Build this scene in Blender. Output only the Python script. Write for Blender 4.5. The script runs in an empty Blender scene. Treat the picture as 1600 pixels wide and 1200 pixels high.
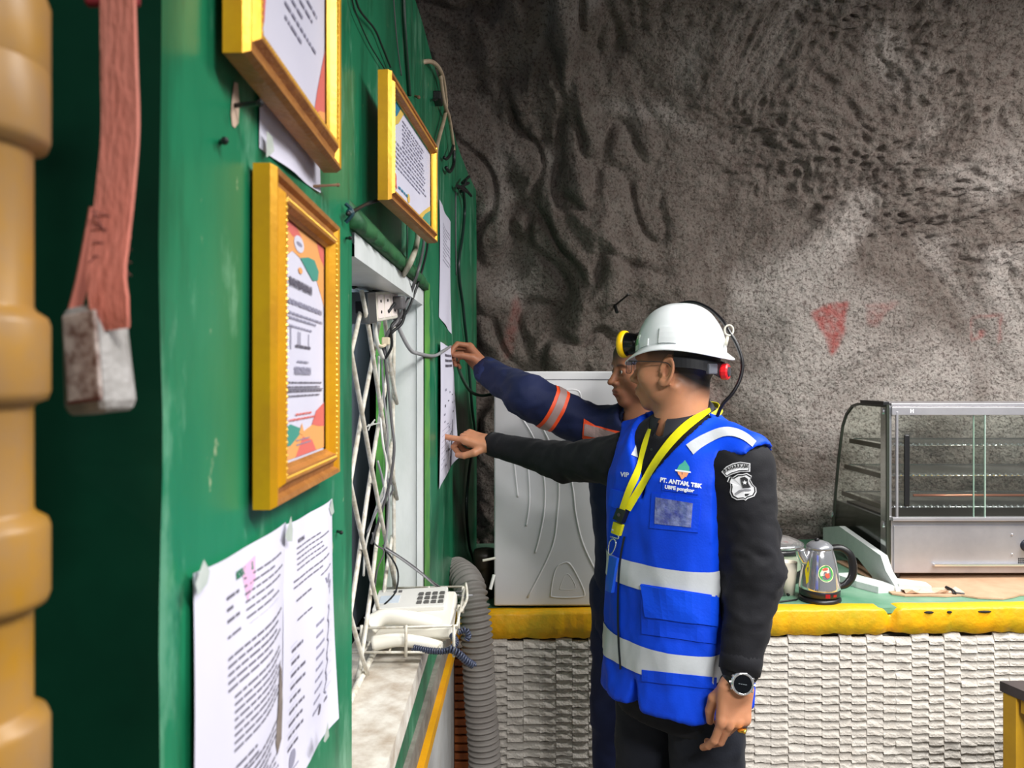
import bpy, math, random
import numpy as np
from mathutils import Vector, Matrix
from mathutils.bvhtree import BVHTree
R = random.Random(7)
NR = np.random.RandomState(7)
SC = bpy.context.scene
COL = SC.collection
PI = math.pi

# ------------------------------------------------------------------ camera, light, exposure
CAMH = 1.55
cd = bpy.data.cameras.new('camera'); cam = bpy.data.objects.new('camera', cd); COL.objects.link(cam)
cam.location = (0, 0, CAMH); cam.rotation_euler = (PI/2, 0, 0)
cd.sensor_width = 36; cd.lens = 27; cd.shift_y = -10/1600; cd.clip_start = 0.02
cd.dof.use_dof = True; cd.dof.focus_distance = 2.05; cd.dof.aperture_fstop = 7.5
SC.camera = cam
SC.view_settings.view_transform = 'Standard'; SC.view_settings.look = 'None'
SC.view_settings.gamma = 1; SC.view_settings.use_curve_mapping = False
SC.view_settings.exposure = -0.08
w = bpy.data.worlds.new('world'); SC.world = w; w.use_nodes = True
w.node_tree.nodes['Background'].inputs[0].default_value = (.80, .90, 1.0, 1)
w.node_tree.nodes['Background'].inputs[1].default_value = 0.17

def area(loc, aim, sx, sy, power, col=(1, 1, 1), spread=138):
    l = bpy.data.lights.new('tube_or_fill_light', 'AREA'); l.shape = 'RECTANGLE'; l.size = sx; l.size_y = sy
    l.energy = power; l.color = col; l.spread = math.radians(spread)
    o = bpy.data.objects.new('tube_or_fill_light', l); COL.objects.link(o); o.location = loc
    o.rotation_euler = (Vector(aim)-Vector(loc)).to_track_quat('-Z', 'Y').to_euler()
    return o
LAMPS = [((1.45, 1.05, 2.70), (1.20, 1.30, .8), 48), ((2.55, 2.05, 2.80), (2.15, 2.80, 1.3), 70), ((1.10, -.55, 2.66), (1.35, 1.15, .3), 56)]
for (l_, a_, p_), s_ in zip(LAMPS, (130, 160, 130)):
    area(l_, a_, 1.15, .16, p_, (1, .985, .96), s_)

# ------------------------------------------------------------------ helpers
def P(u, v, Y):
    return Vector(((u-800)/1200*Y, Y, CAMH-(v-590)/1200*Y))
def wx(Y):
    return -.256+.017*Y+.04*max(0., Y-2.8)**2
def WY(u, off=0):
    k = (u-800)/1200
    Y = (.256-off)/(.017-k)
    for _ in range(12):
        Y = (.256-off-.04*max(0., Y-2.8)**2)/(.017-k)
    return Y
def W(u, v, off=0.):              # the wall point seen at a pixel, raised by off from the plaster
    return P(u, v, WY(u, off))
def Wp(Y, z, off=0.):
    return Vector((wx(Y)+off, Y, z))

def tag(o, label=None, cat=None, group=None, kind=None):
    if label: o['label'] = label
    if cat: o['category'] = cat
    if group: o['group'] = group
    if kind: o['kind'] = kind
    return o
def empty(name, loc, label, cat, group=None, rz=0):
    o = bpy.data.objects.new(name, None); COL.objects.link(o); o.location = loc; o.rotation_euler = (0, 0, rz)
    o.empty_display_size = .05
    return tag(o, label, cat, group)
def world_loc(o):
    p = Vector((0, 0, 0))
    while o: p += o.location; o = o.parent
    return p
def mesh(name, V, F, m=None, parent=None, smooth=False, origin=None, label=None, kind=None, fm=None):
    """V in world coordinates; the object's origin goes to `origin` (or to its parent's)."""
    base = world_loc(parent) if parent else Vector((0, 0, 0))
    org = Vector(origin) if origin is not None else base
    me = bpy.data.meshes.new(name)
    if isinstance(V, np.ndarray): V = V - np.array(org)
    else: V = [(v[0]-org.x, v[1]-org.y, v[2]-org.z) for v in V]
    me.from_pydata(V.tolist() if isinstance(V, np.ndarray) else V, [], F.tolist() if isinstance(F, np.ndarray) else F)
    ms = m if isinstance(m, (list, tuple)) else [m]
    for q in ms:
        if q: me.materials.append(q)
    if fm is not None: me.polygons.foreach_set('material_index', fm)
    if smooth: me.polygons.foreach_set('use_smooth', [True]*len(me.polygons))
    me.update()
    o = bpy.data.objects.new(name, me); COL.objects.link(o)
    o.location = org-base
    if parent: o.parent = parent
    if label: o['label'] = label
    if kind: o['kind'] = kind
    return o

class MB:
    def __init__(s): s.V = []; s.F = []; s.M = []
    def add(s, V, F, mi=0):
        n = len(s.V); s.V += [tuple(v) for v in V]; s.F += [tuple(i+n for i in f) for f in F]; s.M += [mi]*len(F); return s
    def box(s, c, h, bev=.0, rot=None, mi=0, taper=1.):
        hx, hy, hz = h
        if bev <= 0:
            V = [Vector((x*hx, y*hy, z*hz)) for z in (-1, 1) for y in (-1, 1) for x in (-1, 1)]
            F = [(0, 2, 3, 1), (4, 5, 7, 6), (0, 1, 5, 4), (2, 6, 7, 3), (0, 4, 6, 2), (1, 3, 7, 5)]
        else:
            b = min(bev, hx*.95, hy*.95, hz*.95); V = []; F = []
            def ring(z, ix):
                r = []
                for (sx, sy) in ((1, 1), (-1, 1), (-1, -1), (1, -1)):
                    a0 = {(1, 1): 0, (-1, 1): 90, (-1, -1): 180, (1, -1): 270}[(sx, sy)]
                    for k in (0, 45, 90):
                        a = math.radians(a0+k); r.append(Vector((sx*(hx-b)+math.cos(a)*ix, sy*(hy-b)+math.sin(a)*ix, z)))
                return r
            c45 = b*math.cos(PI/4)
            for z, ix in ((-hz, b*.3), (-hz+b-c45, c45), (-hz+b, b), (hz-b, b), (hz-b+c45, c45), (hz, b*.3)):
                V += ring(z, ix)
            for k in range(5):
                for i in range(12):
                    j = (i+1) % 12; F.append((k*12+i, k*12+j, k*12+12+j, k*12+12+i))
            F.append(tuple(reversed(range(12)))); F.append(tuple(range(60, 72)))
        if taper != 1.:
            for v in V:
                if v.z > 0: v.x *= taper; v.y *= taper
        M = rot if rot is not None else Matrix.Identity(3)
        return s.add([M @ v+Vector(c) for v in V], F, mi)
    def lathe(s, c, prof, n=32, M=None, mi=0, cap=True):
        M = M or Matrix.Identity(3); V = []; F = []
        for r, z in prof:
            for i in range(n):
                a = 2*PI*i/n; V.append(M @ Vector((r*math.cos(a), r*math.sin(a), z))+Vector(c))
        for k in range(len(prof)-1):
            for i in range(n):
                j = (i+1) % n; F.append((k*n+i, k*n+j, k*n+n+j, k*n+n+i))
        if cap:
            F.append(tuple(reversed(range(n)))); F.append(tuple(range((len(prof)-1)*n, len(prof)*n)))
        return s.add(V, F, mi)
    def tube(s, pts, r, n=8, sm=6, mi=0, closed=False, sx=1., sy=1., up=None):
        pts = [Vector(p) for p in pts]
        if sm > 1 and len(pts) > 2: pts = catmull(pts, sm, closed)
        N = len(pts); V = []; F = []; nrm = None
        for i, p in enumerate(pts):
            if closed: t = pts[(i+1) % N]-pts[i-1]
            else: t = pts[min(i+1, N-1)]-pts[max(i-1, 0)]
            if t.length < 1e-9: t = Vector((0, 0, 1))
            t.normalize()
            if nrm is None:
                a = Vector(up) if up is not None else (Vector((0, 0, 1)) if abs(t.z) < .9 else Vector((1, 0, 0)))
                nrm = (a-t*a.dot(t)).normalized()
            else:
                if up is not None: nrm = Vector(up)
                nrm = nrm-t*nrm.dot(t)
                if nrm.length < 1e-6: nrm = t.orthogonal()
                nrm.normalize()
            b = t.cross(nrm); rr = r(i/(N-1)) if callable(r) else r
            for k in range(n):
                a = 2*PI*(k+.5)/n; V.append(p+nrm*(math.cos(a)*rr*sx)+b*(math.sin(a)*rr*sy))
        m = N if closed else N-1
        for i in range(m):
            for k in range(n):
                j = (k+1) % n; i2 = (i+1) % N
                F.append((i*n+k, i*n+j, i2*n+j, i2*n+k))
        if not closed:
            F.append(tuple(reversed(range(n)))); F.append(tuple(range((N-1)*n, N*n)))
        return s.add(V, F, mi)
    def sphere(s, c, r, n=10, mi=0, M=None):
        r3 = r if isinstance(r, (tuple, list)) else (r, r, r)
        V = []; F = []; m = max(4, n//2+1)
        for k in range(m+1):
            a = PI*k/m
            for i in range(n):
                b = 2*PI*i/n
                q = Vector((r3[0]*math.sin(a)*math.cos(b), r3[1]*math.sin(a)*math.sin(b), r3[2]*math.cos(a)))
                V.append((M @ q if M else q)+Vector(c))
        for k in range(m):
            for i in range(n):
                j = (i+1) % n; F.append((k*n+i, k*n+n+i, k*n+n+j, k*n+j))
        return s.add(V, F, mi)
    def prism(s, poly, d, mi=0):      # poly: list of 3D points (planar), d: extrusion vector
        n = len(poly); d = Vector(d)
        V = [Vector(p) for p in poly]+[Vector(p)+d for p in poly]
        F = [tuple(range(n)), tuple(reversed(range(n, 2*n)))]+[((i+1) % n, i, i+n, (i+1) % n+n) for i in range(n)]
        return s.add(V, F, mi)
    def quad(s, a, b, c, d, mi=0): return s.add([a, b, c, d], [(0, 1, 2, 3)], mi)
    def obj(s, name, m, parent=None, smooth=False, **k):
        return mesh(name, s.V, s.F, m, parent, smooth, fm=s.M if isinstance(m, (list, tuple)) else None, **k)
def catmull(p, k, closed=False):
    out = []; n = len(p)
    rng = range(n) if closed else range(n-1)
    for i in rng:
        if closed: a, b, c, d = p[i-1], p[i], p[(i+1) % n], p[(i+2) % n]
        else: a, b, c, d = p[max(i-1, 0)], p[i], p[i+1], p[min(i+2, n-1)]
        for j in range(k):
            t = j/k; out.append(.5*((2*b)+(c-a)*t+(2*a-5*b+4*c-d)*t*t+(3*b-a-3*c+d)*t**3))
    if not closed: out.append(p[-1])
    return out
def frame3(y, z):                      # rotation with columns x, y, z from a y direction and an approximate z
    y = Vector(y).normalized(); z = Vector(z); z = (z-y*z.dot(y)).normalized(); x = y.cross(z)
    return Matrix((x, y, z)).transposed()

# ------------------------------------------------------------------ materials
def srgb(r, g, b):
    f = lambda c: (c/255/12.92) if c/255 <= .04045 else ((c/255+.055)/1.055)**2.4
    return (f(r), f(g), f(b), 1)
_m = {}
def mat(name, c, rough=.5, metal=0., c2=None, sc=8., contrast=.5, bump=0., bsc=60., coat=0., spec=.5, emit=0., stretch=None, sheen=0., det=5., sss=0., bdet=4.):
    if name in _m: return _m[name]
    m = bpy.data.materials.new(name); m.use_nodes = True; t = m.node_tree; b = t.nodes['Principled BSDF']; _m[name] = m
    b.inputs['Base Color'].default_value = c; b.inputs['Roughness'].default_value = rough; b.inputs['Metallic'].default_value = metal
    b.inputs['Specular IOR Level'].default_value = spec; b.inputs['Coat Weight'].default_value = coat
    if sheen: b.inputs['Sheen Weight'].default_value = sheen
    if sss:
        b.inputs['Subsurface Weight'].default_value = sss; b.inputs['Subsurface Radius'].default_value = (.012, .004, .002); b.inputs['Subsurface Scale'].default_value = .6
    if emit: b.inputs['Emission Color'].default_value = c; b.inputs['Emission Strength'].default_value = emit
    tc = t.nodes.new('ShaderNodeTexCoord'); mp = t.nodes.new('ShaderNodeMapping'); t.links.new(tc.outputs['Object'], mp.inputs[0])
    if stretch: mp.inputs['Scale'].default_value = stretch
    if c2:
        n = t.nodes.new('ShaderNodeTexNoise'); n.inputs['Scale'].default_value = sc; n.inputs['Detail'].default_value = det; n.inputs['Roughness'].default_value = .62
        t.links.new(mp.outputs[0], n.inputs['Vector'])
        r = t.nodes.new('ShaderNodeValToRGB'); r.color_ramp.elements[0].position = .5-contrast*.5; r.color_ramp.elements[1].position = .5+contrast*.5
        r.color_ramp.elements[0].color = c; r.color_ramp.elements[1].color = c2
        t.links.new(n.outputs[0], r.inputs[0]); t.links.new(r.outputs[0], b.inputs['Base Color'])
    if bump:
        n2 = t.nodes.new('ShaderNodeTexNoise'); n2.inputs['Scale'].default_value = bsc; n2.inputs['Detail'].default_value = bdet
        t.links.new(mp.outputs[0], n2.inputs['Vector'])
        bp = t.nodes.new('ShaderNodeBump'); bp.inputs['Strength'].default_value = min(1., bump*1.0); bp.inputs['Distance'].default_value = .004
        t.links.new(n2.outputs[0], bp.inputs['Height']); t.links.new(bp.outputs[0], b.inputs['Normal'])
    return m
def glass(name, tint=(.93, .97, .95, 1), refl=.06, rough=.03):
    m = bpy.data.materials.new(name); m.use_nodes = True; t = m.node_tree; t.nodes.clear()
    o = t.nodes.new('ShaderNodeOutputMaterial'); mx = t.nodes.new('ShaderNodeMixShader'); tr = t.nodes.new('ShaderNodeBsdfTransparent'); g = t.nodes.new('ShaderNodeBsdfGlossy')
    tr.inputs[0].default_value = tint; g.inputs['Roughness'].default_value = rough; mx.inputs[0].default_value = refl
    t.links.new(tr.outputs[0], mx.inputs[1]); t.links.new(g.outputs[0], mx.inputs[2]); t.links.new(mx.outputs[0], o.inputs[0]); return m

# ------------------------------------------------------------------ numpy noise
_perm = NR.permutation(256); _perm = np.concatenate([_perm, _perm, _perm])
_g = NR.normal(size=(256, 3)); _g /= np.linalg.norm(_g, axis=1)[:, None]
def noise(p):
    p = np.asarray(p, dtype=np.float64); i = np.floor(p).astype(int); f = p-i; i &= 255
    u = f*f*f*(f*(f*6-15)+10)
    def g(dx, dy, dz):
        h = _perm[_perm[_perm[(i[:, 0]+dx) & 255]+((i[:, 1]+dy) & 255)]+((i[:, 2]+dz) & 255)]
        return (_g[h]*(f-np.array([dx, dy, dz]))).sum(1)
    def L(a, b, t): return a+(b-a)*t
    x0 = L(L(g(0, 0, 0), g(1, 0, 0), u[:, 0]), L(g(0, 1, 0), g(1, 1, 0), u[:, 0]), u[:, 1])
    x1 = L(L(g(0, 0, 1), g(1, 0, 1), u[:, 0]), L(g(0, 1, 1), g(1, 1, 1), u[:, 0]), u[:, 1])
    return L(x0, x1, u[:, 2])*1.6
def fbm(p, o=4, gain=.5):
    s = 0; a = 1
    for k in range(o): s = s+a*noise(p*2.03**k+17.3*k); a *= gain
    return s
def sstep(a, b, x):
    t = np.clip((x-a)/(b-a), 0, 1); return t*t*(3-2*t)

# ------------------------------------------------------------------ signed-distance modelling (numpy surface nets)
def ell(p, c, r, M=None):
    q = p-np.array(c)
    if M is not None: q = q @ np.array(M)
    r = np.array(r); k0 = np.linalg.norm(q/r, axis=1); k1 = np.linalg.norm(q/(r*r), axis=1)+1e-9
    return k0*(k0-1)/k1
def cap(p, a, b, ra, rb=None):
    rb = ra if rb is None else rb
    a = np.array(a); b = np.array(b); d = b-a; t = np.clip(((p-a) @ d)/(d @ d), 0, 1)
    return np.linalg.norm(p-a-t[:, None]*d, axis=1)-(ra+(rb-ra)*t)
def rbox(p, c, h, r, M=None):
    q = p-np.array(c)
    if M is not None: q = q @ np.array(M)
    q = np.abs(q)-(np.array(h)-r)
    return np.linalg.norm(np.maximum(q, 0), axis=1)+np.minimum(q.max(1), 0)-r
def smin(a, b, k):
    h = np.clip(.5+.5*(b-a)/k, 0, 1); return b+(a-b)*h-k*h*(1-h)
def smax(a, b, k): return -smin(-a, -b, k)
def surf(f, lo, hi, h):
    lo = np.array(lo, float); hi = np.array(hi, float); n = np.ceil((hi-lo)/h).astype(int)+1
    ax = [lo[k]+h*np.arange(n[k]) for k in range(3)]
    val = np.empty(n, np.float32)
    yz = np.stack(np.meshgrid(ax[1], ax[2], indexing='ij'), -1).reshape(-1, 2)
    ch = max(1, int(400000//len(yz)))
    for i in range(0, n[0], ch):
        xs = ax[0][i:i+ch]
        p = np.concatenate([np.repeat(xs, len(yz))[:, None], np.tile(yz, (len(xs), 1))], 1)
        val[i:i+ch] = f(p).reshape(len(xs), n[1], n[2])
    val[0] = val[-1] = 1; val[:, 0] = val[:, -1] = 1; val[:, :, 0] = val[:, :, -1] = 1
    s = val < 0
    c = [(i, j, k) for i in (0, 1) for j in (0, 1) for k in (0, 1)]
    sl = lambda A, o: A[o[0]:n[0]-1+o[0], o[1]:n[1]-1+o[1], o[2]:n[2]-1+o[2]]
    cnt = sum(sl(s, o).astype(np.int8) for o in c)
    act = (cnt > 0) & (cnt < 8); I = np.argwhere(act); idx = -np.ones(act.shape, int); idx[act] = np.arange(len(I))
    acc = np.zeros((len(I), 3)); m = np.zeros(len(I))
    for a in c:
        for k in range(3):
            if a[k] == 0:
                b = list(a); b[k] = 1; b = tuple(b)
                va = val[I[:, 0]+a[0], I[:, 1]+a[1], I[:, 2]+a[2]]; vb = val[I[:, 0]+b[0], I[:, 1]+b[1], I[:, 2]+b[2]]
                x = (va < 0) != (vb < 0); t = np.where(x, va/np.where(x, va-vb, 1), 0)
                q = np.tile(np.array(a, float), (len(I), 1)); q[:, k] += t
                acc[x] += q[x]; m[x] += 1
    V = lo+h*(I+acc/m[:, None]); F = []
    for k in range(3):
        o = [0, 0, 0]; o[k] = 1; a, b = [(1, 2), (2, 0), (0, 1)][k]
        A = s[:n[0]-o[0], :n[1]-o[1], :n[2]-o[2]]; B = s[o[0]:, o[1]:, o[2]:]
        E = np.argwhere(A != B); E = E[(E[:, a] > 0) & (E[:, b] > 0)]
        E = E[(E[:, a] < n[a]-1) & (E[:, b] < n[b]-1)]
        def at(da, db):
            q = E.copy(); q[:, a] -= da; q[:, b] -= db; return idx[q[:, 0], q[:, 1], q[:, 2]]
        Q = np.stack([at(1, 1), at(0, 1), at(0, 0), at(1, 0)], 1)
        fl = ~A[E[:, 0], E[:, 1], E[:, 2]]; Q[fl] = Q[fl][:, ::-1]; F.append(Q[(Q >= 0).all(1)])
    return V, np.concatenate(F)
def vnorm(V, F):
    n = np.cross(V[F[:, 2]]-V[F[:, 0]], V[F[:, 3]]-V[F[:, 1]]); N = np.zeros_like(V)
    for k in range(4): np.add.at(N, F[:, k], n)
    return N/(np.linalg.norm(N, axis=1)[:, None]+1e-12)
def relax(V, F, it=2, a=.5):
    for _ in range(it):
        S = np.zeros_like(V); c = np.zeros(len(V))
        for k in range(4):
            for j in (1, 3):
                np.add.at(S, F[:, k], V[F[:, (k+j) % 4]]); np.add.at(c, F[:, k], 1)
        V = V*(1-a)+a*S/c[:, None]
    return V
def bvh(V, F): return BVHTree.FromPolygons([tuple(v) for v in V], [tuple(f) for f in (F.tolist() if isinstance(F, np.ndarray) else F)])
CAMP = Vector((0, 0, CAMH))
def hit(u, v, trees, off=.002):        # where the sight line through a pixel meets a garment; used to sew things on
    d = (P(u, v, 1)-CAMP).normalized(); best = None
    for t in trees:
        h = t.ray_cast(CAMP, d)
        if h[0] is not None and (best is None or h[3] < best[3]): best = h
    if best is None: return None
    n = best[1]
    if n.dot(d) > 0: n = -n
    return best[0]+n*off
def text_geo(s, size, bold=0.):        # flat lettering geometry, centred on x, baseline y = 0
    c = bpy.data.curves.new('t', 'FONT'); c.body = s; c.size = size; c.align_x = 'CENTER'; c.offset = bold; c.resolution_u = 3
    o = bpy.data.objects.new('t', c); COL.objects.link(o)
    dg = bpy.context.evaluated_depsgraph_get(); me = bpy.data.meshes.new_from_object(o.evaluated_get(dg))
    V = [tuple(v.co[:2]) for v in me.vertices]; F = [tuple(p.vertices) for p in me.polygons]
    bpy.data.objects.remove(o); bpy.data.meshes.remove(me); bpy.data.curves.remove(c)
    return V, F
# ------------------------------------------------------------------ palette
M_GREEN = mat('green_gloss_paint', srgb(4, 108, 72), .34, c2=srgb(40, 138, 96), sc=5, contrast=.55, bump=.25, bsc=14, stretch=(1, 1, .35), spec=.5)
def scuffs(m, col, thr, sc, stretch, f):
    t = m.node_tree; b = t.nodes['Principled BSDF']; L = t.links; old = b.inputs['Base Color'].links[0].from_socket
    tc = t.nodes.new('ShaderNodeTexCoord'); mp = t.nodes.new('ShaderNodeMapping'); mp.inputs['Scale'].default_value = stretch; L.new(tc.outputs['Object'], mp.inputs[0])
    n = t.nodes.new('ShaderNodeTexNoise'); n.inputs['Scale'].default_value = sc; n.inputs['Detail'].default_value = 6; n.inputs['Roughness'].default_value = .7; L.new(mp.outputs[0], n.inputs['Vector'])
    r = t.nodes.new('ShaderNodeValToRGB'); r.color_ramp.elements[0].position = thr; r.color_ramp.elements[1].position = thr+.10; r.color_ramp.elements[0].color = (0, 0, 0, 1); r.color_ramp.elements[1].color = (f, f, f, 1); L.new(n.outputs[0], r.inputs[0])
    x = t.nodes.new('ShaderNodeMix'); x.data_type = 'RGBA'; L.new(r.outputs[0], x.inputs['Factor']); L.new(old, x.inputs['A']); x.inputs['B'].default_value = col; L.new(x.outputs['Result'], b.inputs['Base Color'])
scuffs(M_GREEN, srgb(120, 178, 146), .545, 9, (1, 1, .4), .55); scuffs(M_GREEN, srgb(4, 76, 46), .50, 2.5, (1, 2.5, .5), .6); scuffs(M_GREEN, srgb(206, 206, 170), .655, 34, (1, 1, .7), .8)
M_LIME = mat('lime_paint', srgb(104, 172, 72), .45, c2=srgb(60, 136, 66), sc=14, contrast=.4)
M_WHITE = mat('white_gloss_paint', srgb(236, 240, 240), .38, c2=srgb(206, 212, 210), sc=14, contrast=.5, bump=.15, bsc=40, stretch=(1, 1, .3))
M_DIRTYWHITE = mat('dirty_white_sill', srgb(226, 222, 212), .6, c2=srgb(172, 156, 138), sc=16, contrast=.35, bump=.3, bsc=60)
M_CONC = mat('bare_concrete', srgb(150, 146, 136), .85, c2=srgb(108, 100, 92), sc=22, contrast=.5, bump=.5, bsc=90)
M_YELLOW = mat('yellow_edge_paint', srgb(246, 184, 8), .5, c2=srgb(226, 150, 10), sc=9, contrast=.5, bump=.35, bsc=50)
M_BLACK = mat('black_plastic', srgb(22, 22, 24), .4)
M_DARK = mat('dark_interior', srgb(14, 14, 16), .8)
M_STEEL = mat('brushed_steel', srgb(196, 194, 198), .34, .62, c2=srgb(166, 164, 170), sc=7, contrast=.6, bump=.05, bsc=30)
M_CHROME = mat('polished_steel', srgb(232, 232, 234), .12, .86)
M_WPLAST = mat('white_plastic', srgb(232, 230, 218), .4, c2=srgb(214, 208, 190), sc=30)
M_WIRE = mat('white_coated_wire', srgb(232, 230, 220), .45, c2=srgb(190, 180, 160), sc=60, contrast=.35)

# ------------------------------------------------------------------ setting
def slab(name, lo, hi, m):
    b = MB(); b.box([(lo[i]+hi[i])/2 for i in range(3)], [(hi[i]-lo[i])/2 for i in range(3)]); return b.obj(name, m, kind='structure')
slab('floor', (-1.2, -1.8, -.06), (3.4, 4.1, 0), mat('floor_concrete', srgb(120, 112, 102), .7, c2=srgb(84, 78, 72), sc=6, bump=.3, bsc=40))

# rock wall of sprayed concrete that leans over the room into a vault
def smask(x, z, poly, s=.02):
    d = np.full(len(x), 9.); ins = np.zeros(len(x), bool); n = len(poly)
    for i in range(n):
        ax, az = poly[i]; bx, bz = poly[(i+1) % n]; dx, dz = bx-ax, bz-az
        t = np.clip(((x-ax)*dx+(z-az)*dz)/(dx*dx+dz*dz), 0, 1); d = np.minimum(d, np.hypot(x-ax-t*dx, z-az-t*dz))
        c = ((az > z) != (bz > z)) & (x < (bx-ax)*(z-az)/((bz-az) if abs(bz-az) > 1e-9 else 1e-9)+ax); ins ^= c
    return np.where(ins, 1., np.clip(1-d/s, 0, 1))
def rock(name, x0, x1, prof, h, amp=1.):
    pr = catmull([Vector((0, a, b)) for a, b in prof], 40); L = [0]
    for a, b in zip(pr, pr[1:]): L.append(L[-1]+(b-a).length)
    ns = int(L[-1]/h)+1; s = np.linspace(0, L[-1], ns)
    py = np.interp(s, L, [q.y for q in pr]); pz = np.interp(s, L, [q.z for q in pr])
    ty = np.gradient(py, s); tz = np.gradient(pz, s)
    nx = int((x1-x0)/h)+1; xs = np.linspace(x0, x1, nx)
    X, S = np.meshgrid(xs, s, indexing='ij'); Yb = np.tile(py, (nx, 1)).ravel(); Z = np.tile(pz, (nx, 1)).ravel()
    NY = -np.tile(tz, (nx, 1)).ravel(); NZ = np.tile(ty, (nx, 1)).ravel()
    X = X.ravel(); S = S.ravel()
    left = sstep(1.15, .45, X+.25*(Z-1.8))                     # big draped folds on the left, nubbly coat on the right
    nub = sstep(1.9, 2.5, Z+.35*(X-1.2))*sstep(.5, 1.3, X)
    q = np.stack([X, S, X*0+2.2], 1)
    wq = q+.28*np.stack([noise(q*1.7+5), noise(q*1.7+31), X*0], 1)
    big = fbm(wq*np.array([1.5, 1.2, 1]), 2)*.10
    w2 = q+.10*np.stack([noise(q*2.6+5), noise(q*2.6+31), X*0], 1)
    r1 = fbm(w2*np.array([4.4, 1.7, 1])+9+np.stack([1.1*S, X*0, X*0], 1), 2)
    r2 = np.abs(noise(w2*np.array([6.5, 3.4, 1])+71+np.stack([1.3*S, X*0, X*0], 1)))
    fold = (r1*.075+np.minimum(r2, .28)*.20)*left
    pil = 1-np.abs(noise(wq*4.3+3))*2.2
    lump = -np.clip(pil, -.6, .8)*.020*(.45+.55*left)
    n40 = 1-np.abs(noise(wq*19+7))*2.6
    nubs = (np.clip(n40, -1, 1)*.019*nub + (1-np.abs(noise(wq*9+60))*2.4)*.014*(nub*.8+.12))
    fine = fbm(q*46, 2)*.0040+fbm(q*16+40, 2)*.0080
    d = (big+fold+lump+nubs+fine)*amp-.03*left
    V = np.stack([X, Yb+NY*d, Z+NZ*d], 1)
    i = np.arange(nx-1)[:, None]*ns+np.arange(ns-1)[None]; i = i.ravel()
    F = np.stack([i, i+ns, i+ns+1, i+1], 1)
    m = rockmat(); o = mesh(name, V, F, m, smooth=True, kind='structure')
    # paint marks left on the wall (a property of the wall surface itself)
    Yr = V[:, 1]
    U = 800+1200*X/3.62; Vv = 590-(Z-CAMH)*1200/3.62
    red = smask(U, Vv, [(1280, 486), (1302, 474), (1331, 470), (1326, 520), (1311, 550), (1300, 520)], 7)*.9
    red = np.maximum(red, smask(U, Vv, [(1366, 474), (1412, 470), (1396, 482), (1382, 505), (1370, 500)], 8)*.35)
    for a, b in (((1549, 492), (1590, 488)), ((1549, 492), (1551, 530)), ((1590, 488), (1590, 534)), ((1551, 530), (1566, 524))):
        red = np.maximum(red, smask(U, Vv, [a, b, (b[0]+.5, b[1]+.5)], 4.5)*.5)
    red = np.maximum(red, smask(U, Vv, [(1564, 514), (1569, 514), (1569, 520), (1564, 520)], 3)*.95)
    red = np.maximum(red, smask(U, Vv, [(806, 462), (813, 480), (806, 510), (793, 555), (786, 540), (798, 500)], 10)*.4)
    red = np.maximum(red, smask(U, Vv, [(1112, 600), (1140, 590), (1150, 640), (1120, 640)], 16)*.16)
    red *= .55+.45*sstep(-.5, .3, noise(q*30))
    dust_light = sstep(-.1, 1.0, fbm(wq*2.4+50, 3)+.75*sstep(2.7, 1.9, Z)*sstep(.5, 1.3, X)-.25)     # pale dust patches, plus brighter light painted into the lower right
    me = o.data; at = me.color_attributes.new('wear_and_light', 'FLOAT_COLOR', 'POINT')
    at.data.foreach_set('color', np.stack([red, dust_light, d*0, d*0+1], 1).ravel().astype(np.float32))
    return o
def rockmat():
    if 'rock' in _m: return _m['rock']
    m = mat('rock', srgb(96, 90, 83), .82, c2=srgb(150, 143, 134), sc=9, contrast=.62, bump=0, det=10, spec=.35); t = m.node_tree; b = t.nodes['Principled BSDF']
    L = t.links; old = b.inputs['Base Color'].links[0].from_socket
    va = t.nodes.new('ShaderNodeVertexColor'); va.layer_name = 'wear_and_light'; sp = t.nodes.new('ShaderNodeSeparateColor'); L.new(va.outputs[0], sp.inputs[0])
    def mix(f, a, c, k=1.):
        x = t.nodes.new('ShaderNodeMix'); x.data_type = 'RGBA'
        if k != 1.:
            q = t.nodes.new('ShaderNodeMath'); q.operation = 'MULTIPLY'; q.inputs[1].default_value = k; L.new(f, q.inputs[0]); f = q.outputs[0]
        L.new(f, x.inputs['Factor'])
        if isinstance(a, tuple): x.inputs['A'].default_value = a
        else: L.new(a, x.inputs['A'])
        if isinstance(c, tuple): x.inputs['B'].default_value = c
        else: L.new(c, x.inputs['B'])
        return x.outputs['Result']
    c = mix(sp.outputs[1], old, srgb(206, 199, 192), .72)
    tc = t.nodes.new('ShaderNodeTexCoord')
    n = t.nodes.new('ShaderNodeTexNoise'); n.inputs['Scale'].default_value = 75; n.inputs['Detail'].default_value = 4; n.inputs['Roughness'].default_value = .7; L.new(tc.outputs['Object'], n.inputs['Vector'])
    r = t.nodes.new('ShaderNodeValToRGB'); r.color_ramp.elements[0].position = .38; r.color_ramp.elements[1].position = .50; r.color_ramp.elements[0].color = (1, 1, 1, 1); r.color_ramp.elements[1].color = (0, 0, 0, 1); L.new(n.outputs[0], r.inputs[0])
    c = mix(r.outputs[0], c, srgb(56, 50, 44), .72)
    c = mix(sp.outputs[0], c, srgb(176, 70, 64), .85)
    L.new(c, b.inputs['Base Color'])
    n3 = t.nodes.new('ShaderNodeTexNoise'); n3.inputs['Scale'].default_value = 48; n3.inputs['Detail'].default_value = 7; n3.inputs['Roughness'].default_value = .65; L.new(tc.outputs['Object'], n3.inputs['Vector'])
    bp = t.nodes.new('ShaderNodeBump'); bp.inputs['Strength'].default_value = 1.; bp.inputs['Distance'].default_value = .032; L.new(n3.outputs[0], bp.inputs['Height']); L.new(bp.outputs[0], b.inputs['Normal'])
    return m
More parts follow.
